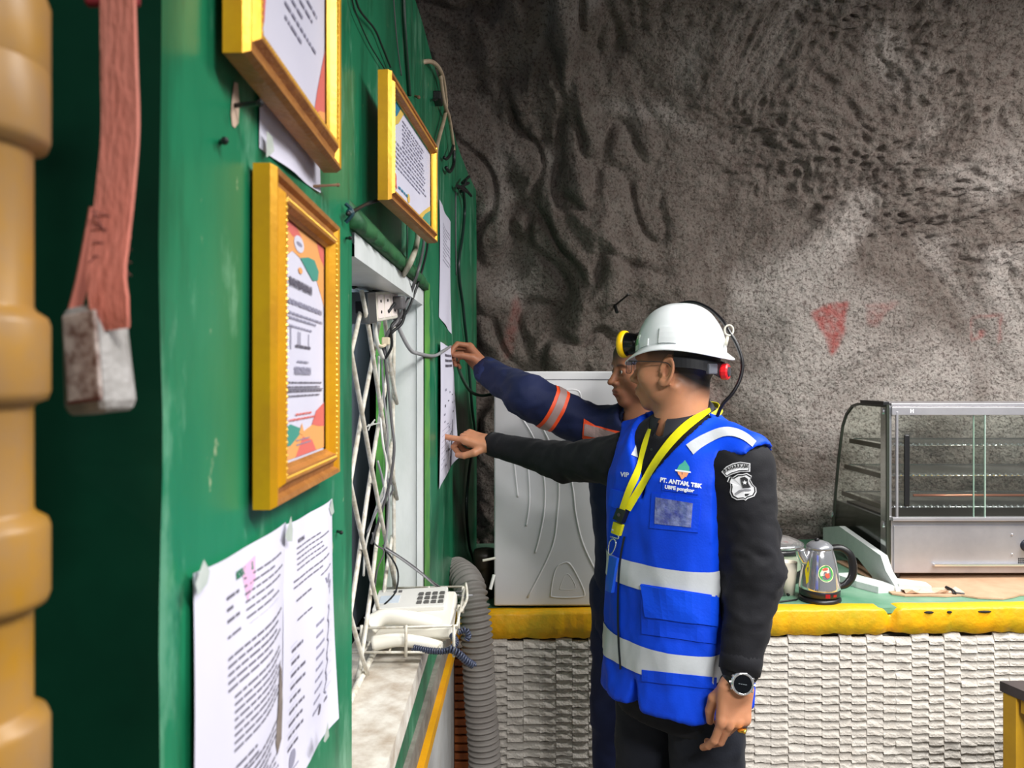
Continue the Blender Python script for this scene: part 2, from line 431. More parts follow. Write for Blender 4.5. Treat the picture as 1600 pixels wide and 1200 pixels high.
rock('wall_back', -1.2, 3.4, [(3.78, 0), (3.78, .8), (3.78, 1.5), (3.72, 2.1), (3.56, 2.6), (3.28, 3.02), (2.9, 3.32)], .0095)
rock('ceiling', -1.2, 3.4, [(2.95, 3.30), (2.4, 3.5), (1.4, 3.62), (.2, 3.6), (-1.8, 3.6)], .035, .8)
# nails sticking out of the rock
for (u, v, l_, lab) in ((968, 466, .05, 'small dark spike in the rock above the pointing men'),):
    b = MB(); p = P(u-8, v+12, 3.68); b.tube([p, P(u+14, v-6, 3.56)], .0045, 6, 1); b.tube([P(u-10, v+2, 3.70), P(u-4, v+22, 3.64)], .009, 6, 1)
    tag(b.obj('rock_spike', M_BLACK, origin=p), lab, 'spike')

# green painted wall on the left
Y0, Y1, WT = .539, 3.62, 2.43
WY0, WY1, WZ0, WZ1 = 1.135, 1.893, .955, 1.765
def wall_left():
    ys = sorted(set([Y0, WY0, WY1, Y1]+list(np.linspace(Y0, Y1, 60)))); zs = sorted(set([.655, WZ0, WZ1, WT]+list(np.linspace(.655, WT, 44))))
    V = []; F = []; n = len(zs)
    for y in ys:
        for z in zs:
            edge = min(abs(z-WT), .1)/.1
            inw = (WY0-1e-4 <= y <= WY1+1e-4 and WZ0-1e-4 <= z <= WZ1+1e-4)
            o = 0 if inw else .0035*float(noise(np.array([[y*3, z*3, 1.]]))[0])*min(1, (y-Y0)*8)*edge
            yy = y+(.006*float(noise(np.array([[z*7, 3.3, 1.]]))[0]) if y == Y0 else 0)
            zz = z+(.008*float(noise(np.array([[y*5, 9.3, 1.]]))[0]) if z == WT else 0)
            V.append(Wp(yy, zz, o))
    for i in range(len(ys)-1):
        for j in range(n-1):
            ym = (ys[i]+ys[i+1])/2; zm = (zs[j]+zs[j+1])/2
            if WY0 < ym < WY1 and WZ0 < zm < WZ1: continue
            F.append((i*n+j, i*n+n+j, i*n+n+j+1, i*n+j+1))
    # far end, top and the return that faces the camera side
    k = len(V); D = -.11
    for y in ys: V += [Wp(y, WT, D), Wp(y, 0, D)]
    for i in range(len(ys)-1):
        F.append((i*n+n-1, i*n+n+n-1, k+2*i+2, k+2*i))
    m = len(ys)-1
    F.append(tuple([m*n+j for j in range(n)]+[k+2*m, k+2*m+1]))
    return mesh('wall_left', V, F, M_GREEN, kind='structure')
wall_left()
# the side of the booth that faces the camera, in a darker green
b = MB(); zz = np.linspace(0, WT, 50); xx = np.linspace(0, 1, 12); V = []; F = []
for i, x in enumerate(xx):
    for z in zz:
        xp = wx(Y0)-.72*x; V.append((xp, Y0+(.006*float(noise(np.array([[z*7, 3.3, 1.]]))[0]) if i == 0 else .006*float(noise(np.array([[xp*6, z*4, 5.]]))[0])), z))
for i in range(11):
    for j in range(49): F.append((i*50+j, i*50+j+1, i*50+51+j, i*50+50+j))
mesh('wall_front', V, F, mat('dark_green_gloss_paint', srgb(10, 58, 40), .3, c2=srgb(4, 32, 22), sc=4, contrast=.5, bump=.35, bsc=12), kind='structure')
# unseen wall added beside the camera to block ambient light
slab('wall_light_block', (-1.2, -1.8, 0), (-.62, .30, 2.43), M_GREEN)
# lower wall: green band, bare strip, yellow stripe, white plaster
def ribbon(name, z0, z1, off, m, y0=Y0, y1=Y1, step=.12, d=.02, kind='structure'):
    V = []; F = []; ys = np.arange(y0, y1+1e-6, (y1-y0)/max(1, int((y1-y0)/step)))
    for y in ys:
        V += [Wp(y, z0, off-d), Wp(y, z0, off), Wp(y, z1, off), Wp(y, z1, off-d)]
    for i in range(len(ys)-1):
        for k in range(4): F.append((i*4+k, i*4+4+k, i*4+4+(k+1) % 4, i*4+(k+1) % 4))
    F.append((0, 1, 2, 3)); e = (len(ys)-1)*4; F.append((e+3, e+2, e+1, e))
    return mesh(name, V, F, m, kind=kind)
ribbon('trim_1', .64, .672, .028, M_YELLOW, y1=2.72, d=.05)
ribbon('trim_2', .672, .735, .012, M_CONC, y1=2.72, d=.03)
ribbon('wall_lower', 0, .64, .014, mat('white_plaster', srgb(214, 216, 218), .6, c2=srgb(170, 168, 162), sc=6, contrast=.6, bump=.2, bsc=20), y1=2.72, d=.12)

# ------------------------------------------------------------------ barred service window
win = empty('window_1', Wp(1.5, WZ0, 0), None, None); win['kind'] = 'structure'
b = MB()
def revq(y0, z0, y1, z1, o0=0., o1=-.085): b.quad(Wp(y0, z0, o0), Wp(y1, z1, o0), Wp(y1, z1, o1), Wp(y0, z0, o1))
revq(WY1, WZ0, WY1, WZ1); revq(WY0, WZ1, WY0, WZ0); revq(WY0, WZ1-.036, WY1, WZ1-.036, .004)
b.quad(Wp(WY0, WZ1-.036, .004), Wp(WY1, WZ1-.036, .004), Wp(WY1, WZ1, .004), Wp(WY0, WZ1, .004))
b.quad(Wp(WY0, WZ1, .004), Wp(WY1, WZ1, .004), Wp(WY1, WZ1, -.02), Wp(WY0, WZ1, -.02))
b.add([Wp(WY1-.006, WZ0, .004), Wp(WY1+.012, WZ0, .004), Wp(WY1+.012, WZ1, .004), Wp(WY1-.006, WZ1, .004), Wp(WY1-.006, WZ0, -.01), Wp(WY1-.006, WZ1, -.01)], [(0, 1, 2, 3), (4, 0, 3, 5)])
b.obj('window_lining', M_WHITE, win)
b = MB(); b.prism([Wp(WY0-.02, WZ0, .045), Wp(WY1+.01, WZ0, .03), Wp(WY1+.01, WZ0, -.13), Wp(WY0-.02, WZ0, -.13)], (0, 0, -.045)); b.obj('window_sill', M_DIRTYWHITE, win)
b = MB(); b.prism([Wp(WY0-.02, WZ0-.045, .03), Wp(WY1+.03, WZ0-.045, .016), Wp(WY1+.03, WZ0-.045, -.0), Wp(WY0-.02, WZ0-.045, -.0)], (0, 0, -.05)); b.obj('sill_mortar', M_CONC, win)
b = MB()
V = []; F = []
for i in range(41):                     # rounded ragged green lip above the opening
    y = WY0-.02+(WY1-WY0+.05)*i/40; r_ = .016+.004*math.sin(i*1.7)+.003*math.sin(i*4.1)
    V += [Wp(y, WZ1+.002, 0), Wp(y, WZ1+.004, r_), Wp(y, WZ1+.018, r_*1.05), Wp(y, WZ1+.045, 0)]
for i in range(40):
    for k in range(3): F.append((i*4+k, i*4+4+k, i*4+5+k, i*4+1+k))
F += [(0, 1, 2, 3), (163, 162, 161, 160)]
b.add(V, F); b.obj('plaster_lip', mat('worn_green_plaster', srgb(44, 104, 56), .6, c2=srgb(16, 72, 44), sc=20, contrast=.5, bump=.4, bsc=60), win, smooth=True)
b = MB(); V = []; F = []
for i in range(61):
    z = WZ0-.03+(WZ1-WZ0+.06)*i/60; e = .034+.006*math.sin(i*1.3)+.004*math.sin(i*3.7); V += [Wp(WY1+.012, z, .0065), Wp(WY1+.085+e, z, .0065)]
for i in range(60): F.append((2*i, 2*i+1, 2*i+3, 2*i+2))
b.add(V, F); b.obj('painted_border', M_LIME, win)
# window frame inside, lime post and the dark booth behind
b = MB(); b.box(Wp(WY1-.012, 1.36, -.098), (.009, .012, .42)); b.box(Wp(WY0+.012, 1.36, -.10), (.013, .014, .42))
b.obj('window_post', M_LIME, win)
b = MB(); b.box((-.41, 1.65, 1.36), (.004, .54, .46)); b.obj('curtain_panel', mat('blue_grey_panel', srgb(150, 158, 172), .5, c2=srgb(120, 128, 142), sc=3, stretch=(1, 6, .2)), win)
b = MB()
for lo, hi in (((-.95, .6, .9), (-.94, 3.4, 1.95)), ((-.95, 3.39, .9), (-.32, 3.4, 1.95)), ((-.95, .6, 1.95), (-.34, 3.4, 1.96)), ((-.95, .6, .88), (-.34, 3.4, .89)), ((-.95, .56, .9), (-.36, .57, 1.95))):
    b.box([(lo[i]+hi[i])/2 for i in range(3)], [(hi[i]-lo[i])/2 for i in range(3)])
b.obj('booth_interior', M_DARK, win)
area((-.30, 1.75, 1.9), (-.42, 1.75, 1.3), .25, .06, 1.6, (.92, .96, 1))  # unseen lamp added inside the booth to brighten the grey panel
# diagonal lattice of white bars
GO = -.062
def wp3(y, z, o): return Wp(y, z, o)
def bar(name, y0, z0, y1, z1, o, r=.0047, m=M_WIRE, parent=win):
    b = MB(); n = 6; pts = []
    for i in range(n+1): pts.append(Wp(y0+(y1-y0)*i/n, z0+(z1-z0)*i/n+.002*math.sin(i*2.1), o+.0015*math.sin(i*1.3)))
    b.tube(pts, r, 6, 1); return b.obj(name, m, parent, smooth=True)
def clipseg(y, z, dy, dz):
    t0, t1 = -9, 9
    for p, d, lo, hi in ((y, dy, WY0+.01, WY1-.03), (z, dz, WZ0+.01, WZ1-.05)):
        a, c = (lo-p)/d, (hi-p)/d
        if a > c: a, c = c, a
        t0 = max(t0, a); t1 = min(t1, c)
    return (y+dy*t0, z+dz*t0, y+dy*t1, z+dz*t1) if t1-t0 > .05 else None
for k in range(-5, 9):
    s_ = clipseg(1.49, 1.687+k*.232, 1, -1.16)
    if s_: bar('grille_bar', *s_, GO+.006)
    s_ = clipseg(1.49, 1.43+k*.232, 1, 1.16)
    if s_: bar('grille_bar', *s_, GO-.006)
bar('grille_frame', WY1-.035, WZ0+.005, WY1-.035, WZ1-.04, GO, .005)
bar('grille_frame', WY0+.01, WZ0+.012, WY1-.03, WZ0+.012, GO, .007)

# ------------------------------------------------------------------ counter with split-stone front
def zc(x): return .738+.0125*(x+.1)
cnt = empty('counter', (.9, 2.66, 0), 'long built-in counter with green top, yellow painted edge and white split-stone front', 'counter')
CX0, CX1 = -.205, 2.55
b = MB(); nx = 120; prof = [(3.74, -.09), (3.74, 0), (2.66, 0)]
V = []; F = []
for i in range(nx+1):
    x = CX0+(CX1-CX0)*i/nx; e = .004*math.sin(i*1.9)+.003*math.sin(i*.7)
    V += [(x, 3.76, zc(x)-.02), (x, 3.76, zc(x)), (x, 2.9, zc(x)+.001), (x, 2.652+e, zc(x)-.0005), (x, 2.652+e, zc(x)-.02)]
for i in range(nx):
    for k in range(4): F.append((i*5+k, i*5+k+1, i*5+5+k+1, i*5+5+k))
mesh('worktop', V, F, mat('worn_green_top', srgb(70, 132, 100), .42, c2=srgb(132, 168, 144), sc=5, contrast=.45, bump=.2, bsc=30), cnt)
# yellow painted edge: chipped, with a broken notch
V = []; F = []; nx = 260
for i in range(nx+1):
    x = CX0+(CX1-CX0)*i/nx; t = zc(x)
    n1 = float(noise(np.array([[x*9, 1.1, 2.]]))[0]); n2 = float(noise(np.array([[x*30, 4.1, 2.]]))[0]); n3 = float(noise(np.array([[x*14, 7.1, 9.]]))[0])
    notch = math.exp(-((x-1.305)/.016)**2)
    top = t-.002+.003*n1-.028*notch; bot = t-.088+.006*n3+.004*n2
    o = 2.634+.004*n2-.003*n1+.02*notch
    V += [(x, 2.70, top+.004), (x, o+.003, top+.003), (x, o, top-.004), (x, o-.0005, (top+bot)/2), (x, o+.001, bot+.005), (x, o+.012, bot), (x, 2.7, bot)]
for i in range(nx):
    for k in range(6): F.append((i*7+k, i*7+k+1, i*7+8+k, i*7+7+k))
F += [(0, 6, 5, 4, 3, 2, 1), tuple(nx*7+k for k in range(7))]
ym = mat('chipped_yellow_paint', srgb(242, 172, 2), .5, c2=srgb(186, 160, 22), sc=9, contrast=.36, bump=.9, bsc=38)
mesh('painted_edge', V, F, ym, cnt, smooth=True)
b = MB()
for x0, w_ in ((1.43, .035), (1.50, .02), (1.62, .05)):
    b.sphere((x0, 2.634, zc(x0)-.012), (w_*.5, .006, .004), 8)
b.obj('chip', M_DARK, cnt)
b = MB(); b.box((1.17, 3.2, .33), (1.37, .51, .325)); b.obj('plinth', mat('stone_backing', srgb(176, 170, 160), .8, c2=srgb(120, 112, 102), sc=20), cnt)
sm = mat('white_split_stone', srgb(214, 209, 201), .78, c2=srgb(180, 172, 162), sc=11, contrast=.5, bump=.9, bsc=170)
def stone(seed, w_, h_):
    r = random.Random(seed); V = []; xs = [-1, -.97, -.3, .35, .97, 1]
    for i, x in enumerate(xs):
        e = i in (0, 5); j = lambda a: r.uniform(-a, a)
        px = x*w_*.5+j(.0007)
        V += [(px, .002, h_*.52), (px, -.005 if e else -.006+j(.002), h_*.46+j(.001)), (px, -.010 if e else -.014+j(.003), h_*.02+j(.002)),
              (px, -.012 if e else -.0160+j(.002), -h_*.30+j(.0015)), (px, .004, -h_*.40)]
    F = []
    for i in range(5):
        for k in range(4): F.append((i*5+k, i*5+5+k, i*5+6+k, i*5+1+k))
    F += [(0, 1, 2, 3, 4), (29, 28, 27, 26, 25)]
    return V, F
cols = []; x = -.185; r = random.Random(4)
while x < 2.4:
    w_ = r.choice([.052, .056, .056, .060, .042]); cols.append((x+w_/2, w_, r.uniform(0, .029), r.choice([0, 0, 1]))); x += w_
variants = {}
cand = []
for (cx, w_, ph, _) in cols:
    k = 0; z = zc(cx)-.0865-.0145-ph*.5
    while z > .03:
        cand.append((cx, z, w_, r.randrange(3), r.uniform(-.0012, .0012))); z -= .0288
def vis(c):
    u = 800+1200*c[0]/2.64; v = 590+(CAMH-c[1])*1200/2.64
    if v > 1205 or u > 1612: return 0
    if (775 < u < 935) or (1195 < u): return 1
    return 0
vs = [c for c in cand if vis(c)]; r.shuffle(vs); vs = sorted(vs, key=lambda c: (c[1] < .30, 0))
solo = set(map(id, vs[:300])); sb = MB()
for c in cand:
    cx, z, w_, k, dy = c; V, F = stone(k+int(w_*1000)*10, w_+.0006, .0288)
    if id(c) in solo:
        key = (k, w_)
        if key not in variants:
            o = mesh('stone', [(a+cx, q+2.65, s_+z) for a, q, s_ in V], F, sm, cnt, origin=(cx, 2.65, z)); variants[key] = o.data
        else:
            o = bpy.data.objects.new('stone', variants[key]); COL.objects.link(o); o.parent = cnt; o.location = Vector((cx, 2.65, z))-cnt.location
        o.location.y += dy; o.rotation_euler.y = r.uniform(-.02, .02)
    else: sb.add([(a+cx, q+2.65+dy, s_+z) for a, q, s_ in V], F)
sb.obj('stones', sm, cnt, kind='stuff')
# ------------------------------------------------------------------ framed certificates
M_GOLD = mat('gilt_moulding', srgb(240, 178, 16), .3, .35, c2=srgb(206, 142, 36), sc=14, contrast=.6, bump=.05, bsc=120)
M_BRONZE = mat('bronze_gilt_moulding', srgb(190, 130, 66), .42, .15, c2=srgb(150, 96, 48), sc=30, contrast=.5, bump=.4, bsc=160)
M_GOLD2 = mat('bright_gilt_bead', srgb(236, 184, 70), .3, .4)
M_PAPER = mat('white_paper', srgb(224, 222, 238), .7, c2=srgb(212, 210, 228), sc=4)
M_PRINT = mat('print_dark', srgb(96, 92, 106), .8)
M_PRINTL = mat('print_light', srgb(146, 144, 164), .8)
M_CORAL = mat('print_coral', srgb(222, 112, 104), .7); M_ORANGE = mat('print_orange', srgb(240, 168, 100), .7); M_TEAL = mat('print_teal', srgb(70, 152, 136), .7)
M_PGLASS = glass('frame_glass', (.97, .97, .97, 1), .03, .05)
def bil(q, s, t):      # q = TL, TR, BR, BL
    return (q[0]*(1-s)+q[1]*s)*(1-t)+(q[3]*(1-s)+q[2]*s)*t
def patch(b, q, poly, off, mi=0):
    n = (q[1]-q[0]).cross(q[3]-q[0]).normalized(); n = n if n.x > 0 else -n
    b.add([bil(q, s, t)+n*off for s, t in poly], [tuple(range(len(poly)))], mi)
def lettering(b, q, s, st, size, off, mi=0, aspect=1., bold=.0):
    """lettering laid on the quad: st = centre of its baseline, size = cap height as a share of the quad's height"""
    W_ = (q[1]-q[0]).length; H_ = (q[3]-q[0]).length; V, F = text_geo(s, size*H_*1.4, bold)
    n = (q[1]-q[0]).cross(q[3]-q[0]).normalized(); n = n if n.x > 0 else -n
    b.add([bil(q, st[0]+x*aspect/W_, st[1]-y/H_)+n*off for x, y in V], F, mi)
def lines(b, q, s0, s1, t0, t1, n, r, off, th=.3, mi=0, ragged=.25):
    dt = (t1-t0)/n
    for i in range(n):
        t = t0+dt*i; s = s0; e = s1-(r.random()**2)*ragged*(s1-s0)
        while s < e-.01:
            w_ = min(r.uniform(.02, .085), e-s); patch(b, q, [(s, t), (s+w_, t), (s+w_, t+dt*th), (s, t+dt*th)], off, mi); s += w_+.012
def picture(name, q, width, label, art):
    q = [Vector(p) for p in q]; ct = (q[0]+q[2])/2
    n = (q[1]-q[0]).cross(q[3]-q[0]).normalized(); n = n if n.x > 0 else -n
    e = empty(name, ct, label, 'picture frame', 'gilt framed certificates on the green wall')
    Wd = (q[1]-q[0]).length; Hd = (q[3]-q[0]).length; k = width/.036
    prof = [(0, -.022), (0, -.006), (.003, 0), (.008, -.001), (.011, -.006), (.017, -.004), (.022, .002), (.029, .001), (.032, -.006), (.036, -.009)]
    for side in range(4):
        b = MB()
        for ins, off in prof:
            s = ins*k/Wd; t = ins*k/Hd
            c = [(s, t), (1-s, t), (1-s, 1-t), (s, 1-t)]
            b.V += [tuple(bil(q, *c[side])+n*off), tuple(bil(q, *c[(side+1) % 4])+n*off)]
        for i in range(len(prof)-1): b.F.append((2*i, 2*i+1, 2*i+3, 2*i+2)); b.M.append(0)
        b.F.append(tuple(range(0, 20, 2))); b.F.append(tuple(reversed(range(1, 20, 2)))); b.M += [0, 0]
        b.obj('frame_side', M_BRONZE if side in (0, 2) else M_GOLD, e)
    b = MB()
    for ins in (.0255,) if Wd > .2 else (.024,):
        s = ins*k/Wd; t = ins*k/Hd; c = [bil(q, s, t), bil(q, 1-s, t), bil(q, 1-s, 1-t), bil(q, s, 1-t)]
        for i in range(4):
            a, d = c[i], c[(i+1) % 4]; m = int((d-a).length/.0062)
            for j in range(m): b.sphere(a+(d-a)*(j+.5)/m+n*.001, .0019*k, 5)
    b.obj('beading', M_GOLD2, e, kind='stuff')
    s = .034*k/Wd; t = .034*k/Hd; iq = [bil(q, s, t)-n*.012, bil(q, 1-s, t)-n*.012, bil(q, 1-s, 1-t)-n*.012, bil(q, s, 1-t)-n*.012]
    b = MB(); b.quad(*iq); b.obj('certificate_sheet', M_PAPER, e)
    b = MB(); art(b, iq); b.obj('print', [M_PRINT, M_PRINTL, M_CORAL, M_ORANGE, M_TEAL, mat('print_blue', srgb(40, 128, 160), .7), mat('print_gold', srgb(226, 190, 90), .7), M_PAPER], e)
    b = MB(); g = [p+n*.005 for p in iq]; b.quad(*g); b.obj('glass_pane', M_PGLASS, e)
    return e
def fc(u, v, off, Y=None):
    return W(u, v, off)
def rect(y0, z0, y1, z1, off, dz0=0, dz1=0):       # TL TR BR BL on the wall (y0 near)
    return [Wp(y0, z1+dz0, off), Wp(y1, z1+dz1, off), Wp(y1, z0+dz1, off), Wp(y0, z0+dz0, off)]
circ = lambda s, t, rs, rt, n=20: [(s+rs*math.cos(2*PI*i/n), t+rt*math.sin(2*PI*i/n)) for i in range(n)]
def art3(b, q):
    r = random.Random(3)
    patch(b, q, [(0, 0), (1, 0), (1, .30), (.93, .25), (.82, .19), (.6, .165), (.45, .13), (.3, .12), (.16, .16), (0, .25)], .0004, 3)
    patch(b, q, [(0, 0), (.35, 0), (.48, .04), (.3, .06), (.12, .03), (0, .02)], .0006, 2)
    patch(b, q, [(0, .12), (.14, .12), (.2, .155), (.1, .19), (0, .25)], .0006, 2)
    patch(b, q, [(.8, .0), (1, 0), (1, .10), (.9, .07)], .0006, 2)
    patch(b, q, [(.45, .13), (.62, .105), (.76, .10), (.86, .14), (.84, .185), (.72, .20), (.6, .17)], .0008, 4)
    patch(b, q, circ(.42, .075, .10, .035), .001, 7); patch(b, q, circ(.42, .075, .06, .009), .0012, 1)
    patch(b, q, circ(.45, .185, .04, .014), .001, 3)
    lettering(b, q, 'PIAGAM PENGHARGAAN', (.46, .265), .030, .0012, 0, .70, .0012)
    lines(b, q, .08, .93, .322, .345, 1, r, .0012, .9, 1, 0)
    lines(b, q, .12, .95, .375, .415, 2, r, .0012, .5, 1)
    patch(b, q, [(.25, .43), (.265, .43), (.265, .53), (.25, .53)], .001, 1)
    lines(b, q, .2, .85, .43, .455, 1, r, .0012, .3, 1)
    for s in (.40, .44, .62): patch(b, q, [(s, .45), (s+.012, .45), (s+.012, .51), (s, .51)], .001, 1)
    lines(b, q, .35, .66, .507, .53, 1, r, .0012, .5, 0, 0)
    lines(b, q, .38, .62, .574, .586, 1, r, .0012, .7, 1, 0)
    lettering(b, q, 'MINE OPERATION', (.5, .63), .027, .0012, 1, .78, .0010)
    lines(b, q, .05, .95, .665, .74, 4, r, .0012, .35, 0, .1)
    patch(b, q, [(.05, .695), (.95, .695), (.95, .699), (.05, .699)], .0014, 0)
    lines(b, q, .35, .7, .80, .82, 1, r, .0012, .4, 2, 0); lines(b, q, .22, .8, .82, .84, 1, r, .0012, .4, 2, 0)
    patch(b, q, [(.42, .885), (.48, .845), (.52, .885), (.56, .88), (.50, .90)], .001, 3)
    lines(b, q, .36, .66, .912, .95, 2, r, .0012, .3, 1, 0)
    patch(b, q, [(0, .895), (.1, .86), (.28, .845), (.5, .885), (.72, .86), (.8, .82), (1, .80), (1, .985), (0, .985)], .0006, 3)
    patch(b, q, [(0, .92), (.05, .865), (.25, .84), (.5, .872), (.4, .90), (.25, .93)], .0008, 4)
    patch(b, q, [(.7, .86), (.8, .80), (1, .765), (1, .88), (.85, .875)], .0008, 2)
    patch(b, q, [(0, .915), (.22, .935), (.0, .965)], .0008, 2); patch(b, q, [(.35, .985), (.5, .905), (.7, .93), (.8, .985)], .0008, 2)
picture('picture_frame', [W(432, 254, .027), W(532, 353, .027), W(532, 740, .027), W(432, 797, .027)], .036, 'portrait gilt framed award certificate hanging lowest, left of the barred window', art3)
def art1(b, q):
    r = random.Random(5)
    patch(b, q, [(0, .0), (.12, .3), (.30, .60), (.18, .70), (.0, .78)], .0006, 2); patch(b, q, [(0, .70), (.16, .72), (.20, .80), (.08, .86), (0, .80)], .0008, 1)
    patch(b, q, [(0, .80), (.16, .85), (.14, .93), (.03, .97), (0, .95)], .0007, 2)
    patch(b, q, [(.80, 1), (.86, .9), (1, .72), (1, 1)], .0006, 2); patch(b, q, [(.78, 1), (.9, .95), (1, .93), (1, 1)], .0009, 3)
    lines(b, q, .38, .86, .30, .86, 14, r, .0012, .25, 1, .5)
a_, d_ = W(390, 82, .034), W(534, 270, .034)
picture('picture_frame', [Vector((a_.x, a_.y, 2.22)), Vector((d_.x, d_.y, 2.22)), d_, a_], .036, 'large gilt framed certificate cut off by the top of the picture, above the others', art1)
def art2(b, q):
    r = random.Random(8)
    patch(b, q, [(0, 0), (.25, 0), (.17, .14), (.0, .30)], .0006, 5); patch(b, q, [(0, .30), (.17, .14), (.25, 0), (.32, 0), (.2, .2), (0, .38)], .0008, 6)
    patch(b, q, [(1, 1), (.72, 1), (.84, .86), (1, .74)], .0006, 4); patch(b, q, [(.72, 1), (.84, .86), (1, .74), (1, .68), (.8, .84), (.62, 1)], .0008, 6)
    lines(b, q, .28, .82, .10, .42, 7, r, .0012, .3, 1, .5); lines(b, q, .12, .88, .42, .72, 6, r, .0012, .3, 1, .4)
    lettering(b, q, 'BR', (.12, .90), .13, .0014, 2, .9, .002); lines(b, q, .2, .4, .86, .92, 1, r, .0012, .4, 5); patch(b, q, circ(.42, .88, .03, .05), .001, 6)
picture('picture_frame', [P(612, 108, 1.2), P(684, 228, 1.61), P(684, 380, 1.61), P(612, 312, 1.2)], .024, 'small landscape gilt frame with blue-cornered certificate above the barred window', art2)

# ------------------------------------------------------------------ taped-up papers
M_TAPE = mat('clear_tape', srgb(214, 220, 214), .25, c2=srgb(178, 190, 182), sc=40)
def sheet(name, ybot, ytop, z0, z1, label, marks, bulge=.006, grp=None, curl=0, zc0=(0, 0), zc1=(0, 0), off=.003, parent=None, nx=10, nz=14):
    y0, y1 = ytop; yb0, yb1 = ybot
    def pt(s, t, o=0):       # s 0..1 left-right, t 0..1 top-bottom
        y = (y0+(y1-y0)*s)*(1-t)+(yb0+(yb1-yb0)*s)*t
        zt = z1+zc1[0]*(1-s)+zc1[1]*s+.0035*math.sin(s*PI)*-1; zb = z0+zc0[0]*(1-s)+zc0[1]*s
        bl = bulge*math.sin(s*PI)*math.sin(min(1, t*1.1)*PI)+curl*s**3*t+.0018*math.sin(s*9+t*4)
        return Wp(y, zt*(1-t)+zb*t, off+bl+o)
    V = [pt(i/nx, j/nz) for i in range(nx+1) for j in range(nz+1)]
    F = [(i*(nz+1)+j, (i+1)*(nz+1)+j, (i+1)*(nz+1)+j+1, i*(nz+1)+j+1) for i in range(nx) for j in range(nz)]
    e = empty(name, pt(.5, .5), label, 'paper', grp or 'papers taped to the green wall')
    s = mesh('sheet', V, F, M_PAPER, e, smooth=True)
    b = MB(); marks(b, pt); b.obj('print', [M_PRINT, M_PRINTL, mat('print_green', srgb(40, 120, 90), .8), mat('rust_stain', srgb(150, 138, 130), .8, c2=srgb(96, 84, 76), sc=40), mat('pink_stain', srgb(226, 178, 214), .8)], e)
    return e, pt
def L_(b, pt, s0, s1, t0, t1, n, r, th=.24, mi=0, ragged=.3):
    dt = (t1-t0)/n
    for i in range(n):
        t = t0+dt*i; s = s0; e = s1-(r.random()**2)*ragged*(s1-s0)
        while s < e-.008:
            w_ = min(r.uniform(.03, .1), e-s); b.quad(pt(s, t, .0006), pt(s+w_, t, .0006), pt(s+w_, t+dt*th, .0006), pt(s, t+dt*th, .0006), mi); s += w_+.014
def T_(b, pt, s, st, size, asp, mi=0, bold=.0005):
    V, F = text_geo(s, 1., bold/size)
    b.add([pt(st[0]+x*size*asp, st[1]-y*size, .0007) for x, y in V], F, mi)
def tape(parent, pts, off=.008):
    b = MB(); b.add([Vector(p)+Vector((off, 0, 0)) for p in pts], [tuple(range(len(pts)))]); return b.obj('tape', M_TAPE, parent)
def m1(b, pt):
    r = random.Random(1); T_(b, pt, 'NOTA DINAS', (.47, .075), .030, 1.05, 2, .0022)
    for i, w_ in enumerate((.14, .08, .14)): L_(b, pt, .26, .26+w_, .105+.032*i, .137+.032*i, 1, r, .3)
    L_(b, pt, .26, .40, .215, .24, 1, r, .3)
    L_(b, pt, .46, .94, .085, .225, 6, r, .28, 0, .35)
    L_(b, pt, .48, .9, .225, .23, 1, r, .3, 1)
    L_(b, pt, .26, .92, .275, .385, 5, r, .36, 0, .5); L_(b, pt, .32, .93, .395, .57, 8, r, .36, 0, .25)
    L_(b, pt, .27, .60, .60, .65, 2, r, .36); L_(b, pt, .30, .92, .64, .98, 14, r, .36, 0, .4)
    b.add([pt(s, t, .001) for s, t in ((.90, .46), (.95, .50), (.98, .62), (.96, .74), (.90, .77), (.86, .72), (.88, .60))], [tuple(range(7))], 3)
    b.add([pt(s, t, .0004) for s, t in ((.44, .055), (.60, .04), (.58, .11), (.48, .16))], [(0, 1, 2, 3)], 4)
    b.add([pt(s, t, .0004) for s, t in ((.40, .74), (.52, .73), (.60, .79), (.46, .81))], [(0, 1, 2, 3)], 4)
